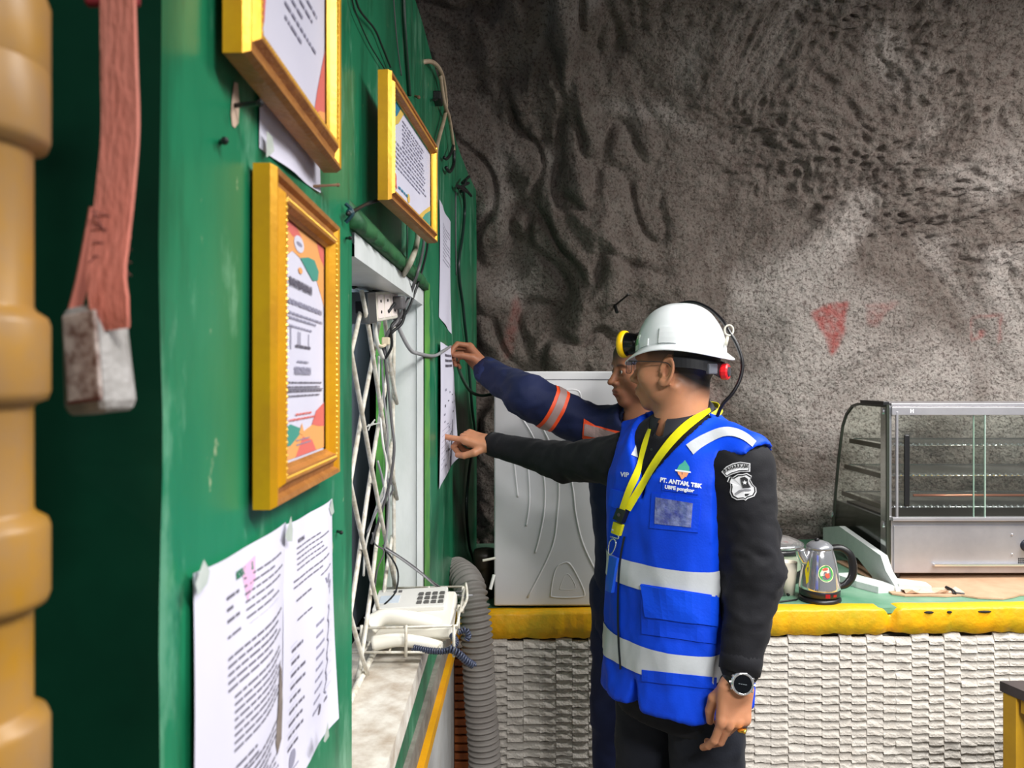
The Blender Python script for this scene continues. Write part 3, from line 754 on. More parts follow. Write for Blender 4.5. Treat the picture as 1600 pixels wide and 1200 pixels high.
def m2(b, pt):
    r = random.Random(2); T_(b, pt, 'NOTA DINAS', (.30, .085), .020, 1.2, 0, .0014)
    L_(b, pt, .20, .88, .10, .20, 5, r, .3, 0, .3); L_(b, pt, .14, .86, .215, .26, 2, r, .3, 0, .3)
    L_(b, pt, .18, .48, .29, .31, 1, r, .4); L_(b, pt, .62, .88, .27, .285, 1, r, .4, 0, 0); L_(b, pt, .2, .45, .365, .385, 1, r, .35)
    pts = [(.7, .30), (.74, .33), (.80, .30), (.78, .36), (.86, .34), (.80, .39)]
    for a, c in zip(pts, pts[1:]): b.quad(pt(*a, .0008), pt(a[0]+.02, a[1], .0008), pt(c[0]+.02, c[1], .0008), pt(*c, .0008), 1)
    for i in range(9):
        t = .46+.045*i; L_(b, pt, .12, .34, t, t+.03, 1, r, .42, 0, .4); L_(b, pt, .50, .66, t-.01, t+.02, 1, r, .42, 1, .4)
        b.quad(pt(.10, t-.012, .0005), pt(.90, t-.024, .0005), pt(.90, t-.0225, .0005), pt(.10, t-.0105, .0005), 1)
    for i in range(14):
        t = .43+.028*i; b.quad(pt(.76+.03*math.sin(i*2.3), t, .0008), pt(.79+.03*math.sin(i*2.3), t, .0008), pt(.79+.03*math.sin(i*2.3+2.3), t+.028, .0008), pt(.77+.03*math.sin(i*2.3+2.3), t+.028, .0008), 1)
    b.add([pt(.66+.028*math.cos(a*PI/8), .845+.022*math.sin(a*PI/8), .0008) for a in range(16)], [tuple(range(16))], 0)
    T_(b, pt, 'antam', (.80, .852), .028, .95, 0, .001)
    b.add([pt(.2+.05*math.cos(a*PI/8), .88+.035*math.sin(a*PI/8), .0008) for a in range(16)], [tuple(range(16))], 1)
    L_(b, pt, .14, .3, .92, .99, 3, r, .3, 1)
e2, pt2 = sheet('notice_paper', (.795, .992), (.80, 1.003), 1.098, 1.392, 'right-hand taped memo page with signatures table, below the lowest framed certificate', m2, .008, curl=.012, zc0=(.0, .012), zc1=(.004, .0))
e1, pt1 = sheet('notice_paper', (.578, .80), (.581, .803), 1.10, 1.402, 'left-hand taped memo page of dense print nearest the wall corner', m1, .008, off=.005, zc1=(0, -.003))
tape(e1, [W(280, 912), W(294, 874), W(304, 892), W(300, 912), W(284, 930)], .012)
tape(e2, [W(427, 838), W(437, 806), W(440, 828), W(439, 846), W(431, 846)], .012); tape(e2, [W(507, 795), W(512, 778), W(515, 800), W(511, 806)], .006)
tape(e2, [W(500, 1158, .02), W(507, 1128, .02), W(509, 1150, .02), W(503, 1160, .02)], .004)
def m3(b, pt):
    r = random.Random(3); L_(b, pt, .1, .45, .45, .62, 4, r, .3, 1); b.add([pt(s, t, .0006) for s, t in ((.12, .36), (.22, .38), (.24, .50), (.16, .52))], [(0, 1, 2, 3)], 3)
e3, _ = sheet('notice_paper', (.735, .948), (.728, .945), 1.77, 2.06, 'plain white paper half hidden behind the large top frame', m3, .004, zc0=(.0, .008))
tape(e3, [W(403, 246), W(404, 205), W(413, 214), W(416, 236), W(410, 242)], .008)
def m4(b, pt):
    r = random.Random(4); L_(b, pt, .2, .8, .15, .5, 10, r, .25, 1, .6)
sheet('notice_paper', (2.27, 2.64), (2.27, 2.60), 1.70, 2.077, 'long narrow white paper hanging beyond the small frame, above the pointing hands', m4, .006, zc0=(.03, 0), zc1=(0, 0))
def m5(b, pt):
    r = random.Random(6)
    for t_ in (.07, .11, .15): L_(b, pt, .26, .76, t_, t_+.04, 1, r, .5, 0, .1)
    for i in range(26):
        s = r.uniform(.15, .85); t = r.uniform(.30, .92); w_ = r.uniform(.03, .09); h_ = r.uniform(.008, .02)
        b.quad(pt(s, t, .0008), pt(s+w_, t, .0008), pt(s+w_, t+h_, .0008), pt(s, t+h_, .0008), r.choice([0, 1]))
    for i in range(8): t = .62+.04*i; b.quad(pt(.1, t, .0006), pt(.55, t-.004, .0006), pt(.55, t-.001, .0006), pt(.1, t+.003, .0006), 1)
    b.quad(pt(.60, .6, .001), pt(.64, .6, .001), pt(.70, 1., .001), pt(.62, 1., .001), 0)
e5, pt5 = sheet('notice_paper', (2.235, 2.64), (2.25, 2.64), 1.245, 1.655, 'curling white sheet that the hands are pointing at', m5, .01, curl=.02, zc0=(-.02, .03), off=.008)

# ------------------------------------------------------------------ nails, screws, hooks in the wall
def nail(u, v, du, dv, r_, lab, m=M_BLACK, L=.02):
    p = W(u, v, .001); q = W(u+du, v+dv, L); b = MB(); b.tube([p, q], r_, 6, 1); b.sphere(q, r_*1.5, 6)
    e = b.obj('nail', m, origin=p); tag(e, lab, 'nail', 'nails and screws in the green wall'); return e
nail(366, 165, 40, -4, .0022, 'black nail level with the plain paper under the large frame', L=.028)
b = MB(); b.add([W(u, v, .0015) for u, v in ((361, 178), (363, 150), (366, 128), (372, 130), (374, 160), (373, 192), (367, 200), (363, 196))], [tuple(range(8))]); b.obj('paint_chip', mat('bare_plaster_chip', srgb(196, 170, 150), .8), bpy.data.objects['wall_left'])
nail(345, 222, 6, -2, .0024, 'short dark screw alone on green wall near the corner', L=.008)
nail(488, 291, 40, -2, .0018, 'rusty nail just above the lowest framed certificate', mat('rusty_metal', srgb(122, 90, 66), .6), L=.02)
nail(541, 372, 6, 0, .002, 'tiny dark stub on green wall left of the window lintel', L=.01)
nail(527, 830, 6, 2, .002, 'small black hook stub on green wall beside the memo pages', L=.008)
nail(648, 150, 6, 2, .003, 'brown knob-like nail just right of the small frame top', mat('rusty_metal', srgb(122, 90, 66), .6), L=.012)
M_BCAB = mat('black_cable', srgb(26, 28, 30), .45); M_GCAB = mat('grey_cable', srgb(150, 150, 152), .45); M_CCAB = mat('cream_cable', srgb(206, 186, 160), .5, c2=srgb(160, 136, 110), sc=30)
M_WCAB = mat('white_cable', srgb(222, 222, 214), .45)
M_DGCAB = mat('dark_grey_cable', srgb(92, 90, 92), .45)
def cable(pts, r, m, lab, grp=None, name='cable', n=7):
    """pts: (u, v, off) on the wall, or a Vector"""
    q = [p if isinstance(p, Vector) else W(p[0], p[1], p[2]) for p in pts]
    b = MB(); b.tube(q, r, n, 5); o = b.obj(name, m, smooth=True, origin=q[0]); tag(o, lab, 'cable', grp or 'cables on and around the green wall'); return o
cable([(552, -30, .006), (560, 12, .006), (585, 45, .006), (596, 70, .007), (610, 105, .008)], .0018, M_BCAB, 'thicker black cord descending from the top to the small frame corner')
cable([(548, -10, .005), (556, 20, .005), (576, 66, .005), (590, 90, .006), (606, 116, .007)], .0011, M_BCAB, 'thin black cord beside the thicker one above the small frame')
cable([(613, -30, .004), (618, 40, .004), (622, 80, .004), (627, 118, .005)], .0014, M_DGCAB, 'thin grey wire straight down onto top edge of the small frame')
cable([(630, -30, .006), (632, 40, .006), (637, 110, .006), (640, 150, .006)], .0042, mat('dark_green_cable', srgb(14, 50, 34), .4), 'dark green painted cable running down beside the small frame')
cable([(543, 334, .012), (552, 330, .012), (575, 318, .012), (598, 312, .02), (612, 314, .03)], .0030, M_BCAB, 'black cord tied from a hook to bottom corner of the small frame')
b = MB(); p = W(540, 332, .006); b.tube([p+Vector((0, 0, .012)), p+Vector((.01, .0, 0)), p-Vector((0, 0, .014))], .003, 6, 4); b.sphere(p+Vector((.006, 0, 0)), .006, 8)
tag(b.obj('hook', mat('blue_black_hook', srgb(20, 60, 70), .4), origin=p), 'small dark hook holding the black cord left of the small frame', 'hook')
# cables at the window
LT = P(596, 470, 1.62)
cable([(655, 330, .02), (652, 375, .02), (641, 410, .03), P(622, 440, 1.66), P(598, 462, 1.62), P(585, 470, 1.6)], .0062, mat('grimy_white_cable', srgb(196, 192, 176), .5, c2=srgb(130, 122, 100), sc=16), 'thick grimy white cable dropping from the small frame into the power strip')
cable([(636, 330, .004), (636, 400, .004), P(634, 452, 1.78), P(632, 470, 1.75)], .0014, M_DGCAB, 'thin grey wire on the wall above the window lintel')
cable([(662, 340, .014), (662, 380, .014), (654, 420, .025), P(640, 462, 1.72), P(622, 500, 1.66), P(606, 520, 1.64), P(598, 548, 1.66)], .0036, M_DGCAB, 'dark grey cable hanging from the small frame to the window bars')
cable([(666, 340, .012), (668, 380, .012), (660, 420, .02), P(648, 458, 1.74), P(634, 490, 1.70), P(612, 508, 1.64), P(612, 540, 1.66), P(602, 560, 1.67)], .0030, M_BCAB, 'black cable bunched with grey ones at the window top right')
cable([P(606, 488, 1.60), P(622, 470, 1.64), P(632, 484, 1.66), P(628, 505, 1.66), P(612, 520, 1.65), P(600, 540, 1.65)], .0034, M_BCAB, 'black cable curling in a loop beside the power strip')
cable([P(600, 470, 1.6), P(585, 452, 1.58), P(565, 445, 1.55), P(552, 448, 1.5)], .005, M_BCAB, 'black lead looping over the top of the power strip')
hold = P(704, 541, 2.56)
cable([P(618, 492, 1.66), P(622, 510, 1.68), P(640, 545, 1.72), (655, 553, .010), (678, 556, .012), (692, 549, .022), hold], .0046, M_GCAB, 'grey cable sweeping from the power strip to the raised hand')
b = MB(); b.tube([P(617, 480, 1.655), P(622, 508, 1.68)], .0085, 8, 1); tag(b.obj('cable_connector', M_DGCAB, origin=P(617, 480, 1.655)), 'dark grey cable plug at head of the sweeping grey cable', 'plug')
cable([hold+Vector((.01, .02, -.03)), P(712, 560, 2.6), P(722, 590, 2.7), P(736, 612, 2.85), P(752, 618, 3.0), P(768, 616, 3.1)], .0062, mat('grey_green_cable', srgb(84, 104, 92), .45), 'grey green cable drooping from the raised hand to beyond the wall end')
# bundles going down through the bars
rr = random.Random(12)
bund = [([(600, 545), (606, 600), (612, 660), (616, 700), (610, 750), (596, 800), (580, 850)], 1.70, .0032, M_DGCAB, 'dark grey cable of the bundle bowing right of the bars'),
        ([(596, 552), (600, 620), (606, 680), (604, 730), (608, 780), (605, 830), (600, 860)], 1.70, .0024, M_GCAB, 'light grey cable in the bundle running straight down'),
        ([(592, 556), (592, 620), (598, 690), (604, 725), (600, 760), (586, 800), (572, 850), (568, 900)], 1.68, .0026, M_WCAB, 'white cable of the bundle bending toward the lower bars'),
        ([(604, 745), (614, 762), (606, 785), (604, 830), (600, 855)], 1.74, .0020, M_DGCAB, 'thin grey wire with a kink below the bundle knot'),
        ([(590, 720), (598, 750), (600, 775), (588, 800), (574, 832)], 1.66, .0026, M_GCAB, 'short light grey cable below the bundle knot'),
        ([(600, 858), (612, 872), (622, 895), (618, 925), (600, 945)], 1.70, .0020, M_BCAB, 'black lead coming down behind the telephone'),
        ([(582, 832), (586, 850), (600, 862), (590, 888), (586, 915)], 1.66, .0018, M_DGCAB, 'thin dark wire crossing the lowest bars')]
for pts, Y, r_, m_, lab in bund: cable([P(u, v, Y+.01*rr.uniform(-1, 1)) for u, v in pts], r_, m_, lab)
cable([P(598, 856, 1.70), P(625, 872, 1.72), P(660, 898, 1.76), P(690, 922, 1.8), P(716, 930, 1.82), P(738, 930, 1.85)], .0024, M_GCAB, 'grey wire slanting from the bars to the basket corner')
cable([P(598, 852, 1.70), P(640, 880, 1.74), P(678, 910, 1.78), P(700, 924, 1.8), P(722, 924, 1.8)], .0018, M_DGCAB, 'thinner wire running with the slanting grey wire')
cable([P(585, 498, 1.61), P(588, 530, 1.62), P(598, 560, 1.66)], .005, M_WCAB, 'short white cable under the power strip')
b = MB(); p = P(598, 532, 1.66)
b.tube([P(586, 524, 1.64), P(588, 536, 1.63), P(598, 541, 1.63), P(606, 534, 1.64)], .0035, 6, 4); b.box(P(603, 533, 1.64), (.008, .008, .008), .002)
tag(b.obj('cable_tie', mat('cream_plastic', srgb(226, 210, 180), .5), origin=p), 'cream clamp gathering the cable bundle at the window', 'cable clamp')
b = MB(); p = P(579, 664, 1.6)
for a in range(8): b.tube([p, p+Vector((rr.uniform(-.02, .02), 0, rr.uniform(-.012, .012)))], .0016, 5, 1)
tag(b.obj('wire_knot', M_WCAB, origin=p), 'frayed white wire knot halfway up the window bars', 'wire knot')
# cables far along the wall
cable([(655, 98, -.01), (672, 96, .012), (684, 104, .02), (692, 122, .02), (696, 150, .018), (697, 168, .016), (693, 190, .014), (686, 215, .012), (681, 245, .01), (681, 318, .008)], .0062, M_CCAB, 'cream cable bowing out from the top edge of green wall')
cable([(688, 118, .018), (694, 160, .02), (702, 185, .02), (708, 225, .02), (709, 242, .018)], .0058, M_CCAB, 'second cream cable crossing behind the bowed one')
cable([(709, 225, .02), (704, 240, .02), (698, 248, .015), (694, 246, .012)], .0050, M_BCAB, 'short black cable end curling near the cream cables')
cable([(709, 235, .02), (709, 255, .02), (703, 268, .016), (697, 262, .012)], .0058, M_BCAB, 'black hooked cable end hanging below cream cables')
for u, v in ((684, 153), (690, 160)): pass
b = MB(); p = W(684, 154, .008); b.box(p, (.012, .03, .012), .003); b.tube([p, W(678, 156, .01)], .004, 6, 1); tag(b.obj('cable_clip', M_BLACK, origin=p), 'black clip on the wall beside the cream cables', 'clip')
p = W(723, 291, .015); b = MB()
for a, c in (((716, 294), (732, 286)), ((720, 300), (728, 282)), ((714, 290), (730, 300)), ((724, 292), (736, 306)), ((722, 286), (733, 276))): b.tube([W(*a, .02), W(*c, .035)], .006, 5, 1)
tag(b.obj('cable_knot', M_BCAB, origin=p), 'dark knotted tie at the top right edge of green wall', 'cable tie')
cable([(724, 296, .02), (726, 330, .012), (722, 372, .01), (717, 405, .01), (718, 440, .01), (723, 475, .012), (726, 505, .014), (730, 540, .012), (733, 580, .012), (738, 640, .012), (742, 680, .012), (734, 730, .012), (729, 790, .012), (733, 850, .012), (740, 875, .02), (742, 900, .05)], .0062, mat('dark_teal_cable', srgb(34, 52, 48), .4), 'long dark cable hanging down far end of green wall')
cable([(712, 300, .006), (712, 370, .006), (713, 430, .006)], .0030, M_DGCAB, 'thin painted wire beside the long dark cable')

# ------------------------------------------------------------------ power strip, basket, telephone
e = empty('power_strip', P(592, 478, 1.60), 'white multi-socket power strip wedged under the window lintel', 'power strip')
M = Matrix.Rotation(math.radians(-12), 3, 'Z') @ Matrix.Rotation(math.radians(8), 3, 'X')
c = P(590, 478, 1.60)
b = MB(); b.box(c, (.020, .075, .030), .004, M); b.obj('body', M_WPLAST, e)
b = MB(); b.box(c+M @ Vector((0, -.078, 0)), (.0205, .022, .031), .002, M); b.obj('end_cap', mat('grey_metal_end', srgb(120, 124, 126), .3, .8), e)
b = MB(); b.box(c+M @ Vector((.002, -.1005, .002)), (.008, .002, .012), .002, M); b.obj('grommet', M_BLACK, e)
for k in range(3):
    pc = c+M @ Vector((.0205, -.035+.038*k, 0)); b = MB(); b.box(pc, (.0012, .016, .024), .001, M)
    o = b.obj('socket', mat('socket_face', srgb(238, 226, 220), .4), e)
    b = MB()
    for dz in (.011, -.011):
        q = pc+M @ Vector((.0012, 0, dz)); b.lathe(q, [(.0032, 0), (.0032, .0008)], 10, M @ Matrix.Rotation(PI/2, 3, 'Y'))
    b.obj('socket_hole', M_DARK, o)
b = MB(); b.box(c+M @ Vector((.030, .045, .004)), (.012, .012, .014), .004, M); b.obj('plug', M_DGCAB, e)
# wire basket
def seg(b, pts, r_=.0028): b.tube([Vector(p) for p in pts], r_, 6, 1)
bk = empty('wire_basket', (-.2, 1.7, .99), 'small white wire basket hooked on the window bars holding the telephone', 'basket')
zt, zb = 1.040, .992; yn, yf = 1.56, 1.86; xl, xr = -.335, -.112
b = MB(); seg(b, [(xl, yn, zt), (xr, yn, zt+.006), (xr-.002, yf, zt+.004), (xl+.03, yf, zt)]); b.obj('rim', M_WIRE, bk, smooth=True)
b = MB(); seg(b, [(xl, yn, zb), (xr-.012, yn, zb), (xr-.012, yf-.02, zb), (xl+.03, yf-.02, zb)]); b.obj('bottom_ring', M_WIRE, bk, smooth=True)
for x, y in ((xl+.03, yn), (-.215, yn), (xr-.006, yn), (xr-.006, 1.70), (xr-.006, yf-.01), (-.2, yf-.01)):
    b = MB(); seg(b, [(x, y-.003, zb-.008), (x, y-.003, zt+.008)], .0034); b.obj('upright', M_WIRE, bk, smooth=True)
for x in (-.30, -.25, -.2, -.15):
    b = MB(); seg(b, [(x, yn, zb), (x, yf-.02, zb)], .0022); b.obj('base_wire', M_WIRE, bk, smooth=True)
b = MB(); b.tube([Vector((xr, yf, zt+.012)), Vector((xr+.006, yf-.05, zt-.01)), Vector((xr-.004, yf-.12, zt-.02))], .0035, 6, 4); b.obj('twisted_wire', M_WIRE, bk, smooth=True)
# telephone
M_TEL = mat('ivory_telephone', srgb(236, 232, 220), .35)
tel = empty('telephone', (-.22, 1.70, .998), 'white desk telephone lying in wire basket at the window', 'telephone')
Mt = Matrix.Rotation(math.radians(-3), 3, 'Y') @ Matrix.Rotation(math.radians(9), 3, 'X')
c = Vector((-.218, 1.70, 1.022))
b = MB(); b.box(c, (.092, .085, .017), .008, Mt); b.obj('base', M_TEL, tel, smooth=False)
b = MB(); b.box(c+Mt @ Vector((-.008, .035, .022)), (.080, .050, .006), .003, Mt); b.obj('keypad_panel', mat('telephone_panel', srgb(224, 222, 216), .4), tel)
for i in range(4):
    for j in range(3):
        b = MB(); b.box(c+Mt @ Vector((.014+.016*i, .006+.021*j, .029)), (.0055, .0065, .002), .0012, Mt); b.obj('key', mat('grey_key', srgb(88, 86, 84), .5), tel)
b = MB(); b.box(c+Mt @ Vector((-.055, .03, .0285)), (.022, .018, .0008), 0, Mt); b.obj('label_card', mat('pale_blue_card', srgb(206, 216, 226), .6), tel)
for k in range(2):
    b = MB(); b.box(c+Mt @ Vector((-.048+.012*k, .068, .029)), (.004, .004, .0015), .001, Mt); b.obj('indicator', M_DGCAB, tel)
hs = []
for i, (u, v, Y) in enumerate(((560, 1000, 1.55), (585, 985, 1.56), (620, 978, 1.58), (655, 984, 1.6), (690, 997, 1.62))): hs.append(P(u, v-4, Y))
b = MB(); b.tube([P(577, 978, 1.60), P(600, 964, 1.61), P(640, 966, 1.61), P(675, 974, 1.63), P(694, 990, 1.65)], lambda t: .016+.006*abs(2*t-1)**3, 12, 6, sx=1., sy=.9); b.obj('handset', M_TEL, tel, smooth=True)
b = MB(); b.tube([P(582, 1006, 1.575), P(620, 1000, 1.58), P(660, 1004, 1.59), P(688, 1010, 1.61)], lambda t: .015-.004*t, 12, 6); b.obj('cradle_lip', M_TEL, tel, smooth=True)
def coil(name, pts, R_, r_, turns, m, parent):
    pts = catmull([Vector(p) for p in pts], 40); L = [0]
    for a, c_ in zip(pts, pts[1:]): L.append(L[-1]+(c_-a).length)
    n = turns*9; out = []; up = Vector((0, 0, 1)); 
    for i in range(n+1):
        s = L[-1]*i/n; k = min(len(pts)-2, max(0, int(np.searchsorted(L, s))-1)); f = (s-L[k])/max(1e-9, L[k+1]-L[k])
        p = pts[k].lerp(pts[k+1], f); t = (pts[k+1]-pts[k]).normalized(); x = t.cross(up); x = x.normalized() if x.length > .1 else t.orthogonal().normalized(); y = t.cross(x)
        a = 2*PI*turns*i/n; out.append(p+x*R_*math.cos(a)+y*R_*math.sin(a))
    b = MB(); b.tube(out, r_, 5, 1); return b.obj(name, m, parent, smooth=True)
M_COIL = mat('slate_coil', srgb(58, 64, 84), .35)
coil('coiled_cord', [P(645, 1012, 1.57), P(675, 1017, 1.56), P(700, 1016, 1.56), P(712, 1004, 1.58), P(706, 992, 1.6)], .0052, .0022, 26, M_COIL, tel)
coil('coiled_cord', [P(700, 1012, 1.555), P(715, 1020, 1.555), P(728, 1032, 1.56), P(740, 1040, 1.57)], .0062, .0024, 12, M_COIL, tel)
coil('coiled_cord', [P(716, 988, 1.62), P(727, 984, 1.62), P(732, 994, 1.62), P(728, 1000, 1.62)], .0052, .0022, 8, M_COIL, tel)

# ------------------------------------------------------------------ things at the near left edge
def ribbon_strap(pts, wid, th, ndir):
    pts = catmull([Vector(p) for p in pts], 10); V = []; F = []
    for i, p in enumerate(pts):
        t = (pts[min(i+1, len(pts)-1)]-pts[max(i-1, 0)]).normalized(); nd = Vector(ndir(i/(len(pts)-1))); s = t.cross(nd).normalized(); n_ = s.cross(t).normalized()
        w_ = wid(i/(len(pts)-1)) if callable(wid) else wid
        V += [p-s*w_/2-n_*th/2, p+s*w_/2-n_*th/2, p+s*w_/2+n_*th/2, p-s*w_/2+n_*th/2]
    for i in range(len(pts)-1):
        for k in range(4): F.append((i*4+k, i*4+(k+1) % 4, i*4+4+(k+1) % 4, i*4+4+k))
    F += [(3, 2, 1, 0), tuple((len(pts)-1)*4+k for k in range(4))]
    return V, F
st = empty('webbing_strap', P(178, -40, .45), 'faded salmon webbing strap hanging with grey end buckle before dark green side', 'strap')
M_STRAP = mat('faded_salmon_webbing', srgb(214, 118, 100), .85, c2=srgb(196, 130, 116), sc=18, contrast=.5, bump=.5, bsc=300, stretch=(1, 1, .25))
V, F = ribbon_strap([P(182, -80, .45), P(184, 0, .45), P(186, 100, .447), P(188, 200, .444), P(181, 290, .44), P(172, 370, .436), P(166, 430, .432), P(172, 480, .43), P(180, 515, .432)], lambda t: .0225+.003*math.sin(t*2.4)-.007*max(0, t-.85)/.15, .002, lambda t: (-.25, -1, 0))
mesh('webbing', V, F, M_STRAP, st, smooth=False)
V, F = ribbon_strap([P(150, 325, .444), P(140, 380, .446), P(128, 440, .448), P(116, 486, .45)], .007, .0018, lambda t: (.9, -.6, 0))
mesh('folded_back_webbing', V, F, mat('salmon_webbing_back', srgb(206, 124, 108), .85), st)  # folded-back piece in one even salmon tone
b = MB()
for k in range(5): b.tube([P(143+1*k, 328+24*k, .4375-.001*k), P(205, 350+20*k, .4365-.001*k)], .0004, 4, 1)
b.tube([P(145, 330, .4372), P(202, 430, .4345)], .0004, 4, 1); b.tube([P(202, 352, .4372), P(140, 410, .4345)], .0004, 4, 1)
b.obj('stitching', mat('dark_stitch', srgb(120, 70, 66), .9), st, kind='stuff')
Mb = Matrix.Rotation(math.radians(-24), 3, 'Z') @ Matrix.Rotation(math.radians(-6), 3, 'Y')
c = P(152, 562, .445)
b = MB(); b.box(c, (.0185, .012, .031), .006, Mb, taper=.9); b.obj('buckle', mat('grey_buckle_plastic', srgb(176, 172, 170), .5, c2=srgb(130, 126, 122), sc=60, contrast=.4, bump=.3, bsc=200), st, smooth=False)
b = MB(); b.box(c+Mb @ Vector((.004, -.0125, .001)), (.0135, .0012, .025), .002, Mb); b.obj('buckle_plate', mat('worn_buckle_face', srgb(196, 182, 176), .55, c2=srgb(110, 80, 70), sc=110, contrast=.25), st)
b = MB(); b.box(c+Mb @ Vector((.004, -.0132, -.024)), (.0135, .0006, .0008), 0, Mb); b.obj('seam', mat('rust_line', srgb(90, 44, 36), .7), st)
b = MB(); b.box(P(176, -6, .455), (.016, .003, .006), .002); b.obj('red_loop', mat('dark_red_webbing', srgb(120, 20, 30), .8), st)
# ribbed yellow post
post = empty('ribbed_post', (-.268, .38, 1.2), 'blurred yellow and tan ribbed post at the left edge of view', 'post')
prof = []; zc_ = 1.05; zk = CAMH-.38/1200*(878-590)
def prz(): 
    out = []
    for v_ in (2760, 2440, 2120, 1800, 1500, 1190, 878, 554, 150, 40, -280, -600, -900):
        z0 = CAMH-.38/1200*(v_-590)
        out += [(.0290, z0-.0265), (.0300, z0-.0245), (.0352, z0-.0225), (.0366, z0-.018), (.0366, z0+.015), (.0352, z0+.019), (.0300, z0+.0225), (.0290, z0+.025)]
    return out
b = MB(); b.lathe((-.2705, .38, 0), prz(), 40, Matrix.Identity(3)); 
b.obj('post_body', mat('ochre_and_tan_paint', srgb(176, 126, 24), .4, c2=srgb(150, 118, 84), sc=9, contrast=.25, bump=.1, bsc=20, stretch=(1, 1, .8)), post, smooth=True)
b = MB(); b.lathe((-.2625, .38, 0), [(.05, 0), (.05, .012), (.028, .03), (.028, .86)], 24); b.obj('post_foot', mat('ochre_and_tan_paint', (1, 1, 1, 1)), post, smooth=True)
# ------------------------------------------------------------------ washing machine standing on the counter
M_ENAM = mat('white_enamel', srgb(222, 222, 226), .3, c2=srgb(206, 205, 204), sc=2.5, bump=.04, bsc=12)
wm = empty('washing_machine', (.21, 2.95, .742), 'white washing machine cabinet with embossed side panel on the counter behind the men', 'washing machine')
x0, x1, y0, z0, z1 = -.0625, .50, 2.685, .752, 1.572
b = MB(); b.box(((x0+x1)/2, y0+.012, (z0+z1)/2), ((x1-x0)/2, .012, (z1-z0)/2), .005); b.obj('side_panel', M_ENAM, wm)
b = MB(); b.box(((x0+x1)/2-.002, y0+.29, (z0+z1)/2-.003), ((x1-x0)/2-.002, .265, (z1-z0)/2-.006), .004); b.obj('cabinet', mat('dark_grey_cabinet', srgb(60, 60, 64), .5), wm)
b = MB(); b.box(((x0+x1)/2, y0-.0008, z1-.028), ((x1-x0)/2-.001, .0014, .0012)); b.obj('top_seam', mat('seam_grey', srgb(120, 120, 128), .6), wm)
for x in (x0+.04, x1-.04):
    for y in (y0+.05, y0+.5): b = MB(); b.lathe((x, y, .7405+.0125*x), [(.02, 0), (.02, .008), (.012, .02)], 12); b.obj('foot', M_BLACK, wm)
def emb(pts, r_=.0045, closed=False):
    b = MB(); b.tube([P(u, v, y0+.0002)+Vector((0, .0022, 0)) for u, v in pts], r_, 8, 6, closed=closed); b.obj('embossed_rib', M_ENAM, wm, smooth=True)
emb([(815, 653), (833, 683), (845, 720), (851, 760), (850, 800), (843, 838), (836, 864)]); emb([(840, 655), (857, 688), (868, 720), (873, 760), (871, 800), (862, 857), (824, 934)])
emb([(890, 735), (896, 770), (900, 805), (911, 850), (934, 899)]); emb([(800, 700), (804, 731), (809, 777)]); emb([(818, 700), (825, 735), (827, 784), (822, 822)])
emb([(861, 925), (868, 890), (880, 880), (890, 881), (902, 900), (913, 926), (906, 933), (866, 933)], .004, True); emb([(875, 918), (883, 899), (890, 899), (899, 915), (896, 921), (878, 921)], .003, True)
emb([(884, 609), (898, 609), (906, 614), (908, 630), (908, 660)], .004)

# ------------------------------------------------------------------ food warmer display cabinet
fw = empty('food_warmer', (1.95, 3.2, .76), 'stainless steel glass display food warmer on right end of the counter', 'food warmer')
FX0, FX1, FY0, FZ0, FZ1 = 1.475, 2.42, 2.99, .797, 1.448; FZM = .995
side = [(2.985, FZ0), (2.985, FZ1-.004), (3.24, FZ1-.004), (3.30, FZ1-.016), (3.36, FZ1-.055), (3.40, FZ1-.11), (3.44, 1.20), (3.47, 1.06), (3.50, .90), (3.505, FZ0)]
M_WGL = glass('warmer_glass', (.95, .975, .95, 1), .07)
def sideframe(x, d):
    cy, cz_ = 3.22, 1.1; outer = catmull([Vector((0, a, c)) for a, c in side], 1); V = []; F = []; n = len(side)
    inner = []
    for i, (a, c) in enumerate(side):
        pa = Vector(side[i-1]); pb = Vector(side[(i+1) % n]); p = Vector((a, c)); e1 = (p-pa).normalized(); e2 = (pb-p).normalized()
        nn = Vector((e1.y+e2.y, -e1.x-e2.x)).normalized(); k = .010/max(.5, nn.dot(Vector((e1.y, -e1.x)))); inner.append(p+nn*k)
    for x_ in (x, x+d):
        V += [(x_, a, c) for a, c in side]+[(x_, q.x, q.y) for q in inner]
    for i in range(n):
        j = (i+1) % n; F += [(i, j, n+j, n+i), (2*n+i, 3*n+i, 3*n+j, 2*n+j), (i, 2*n+i, 2*n+j, j), (n+i, n+j, 3*n+j, 3*n+i)]
    return V, F
for x in (FX0-.018, FX1+.008):
    V, F = sideframe(x, .010); mesh('side_trim', V, F, mat('black_olive_trim', srgb(62, 66, 58), .25), fw)
    b = MB(); b.prism([(x+.003, a, c) for a, c in side], (.004, 0, 0)); b.obj('side_glass', M_WGL, fw)
b = MB(); b.prism([(FX0-.006, a, min(c, FZM)) for a, c in ((2.99, FZ0), (2.99, FZM), (3.478, FZM), (3.50, .9), (3.505, FZ0))], (.006, 0, 0)); b.obj('lower_side_panel', mat('dark_steel_panel', srgb(70, 74, 66), .3, .8), fw)
b = MB(); b.box((FX0-.004, 3.02, (FZ0+FZ1)/2), (.010, .028, (FZ1-FZ0)/2-.004), .004); b.obj('corner_post', M_CHROME, fw)
b = MB(); b.box((FX1+.0, 3.02, (FZ0+FZ1)/2), (.006, .028, (FZ1-FZ0)/2-.004), .003); b.obj('corner_post', M_CHROME, fw)
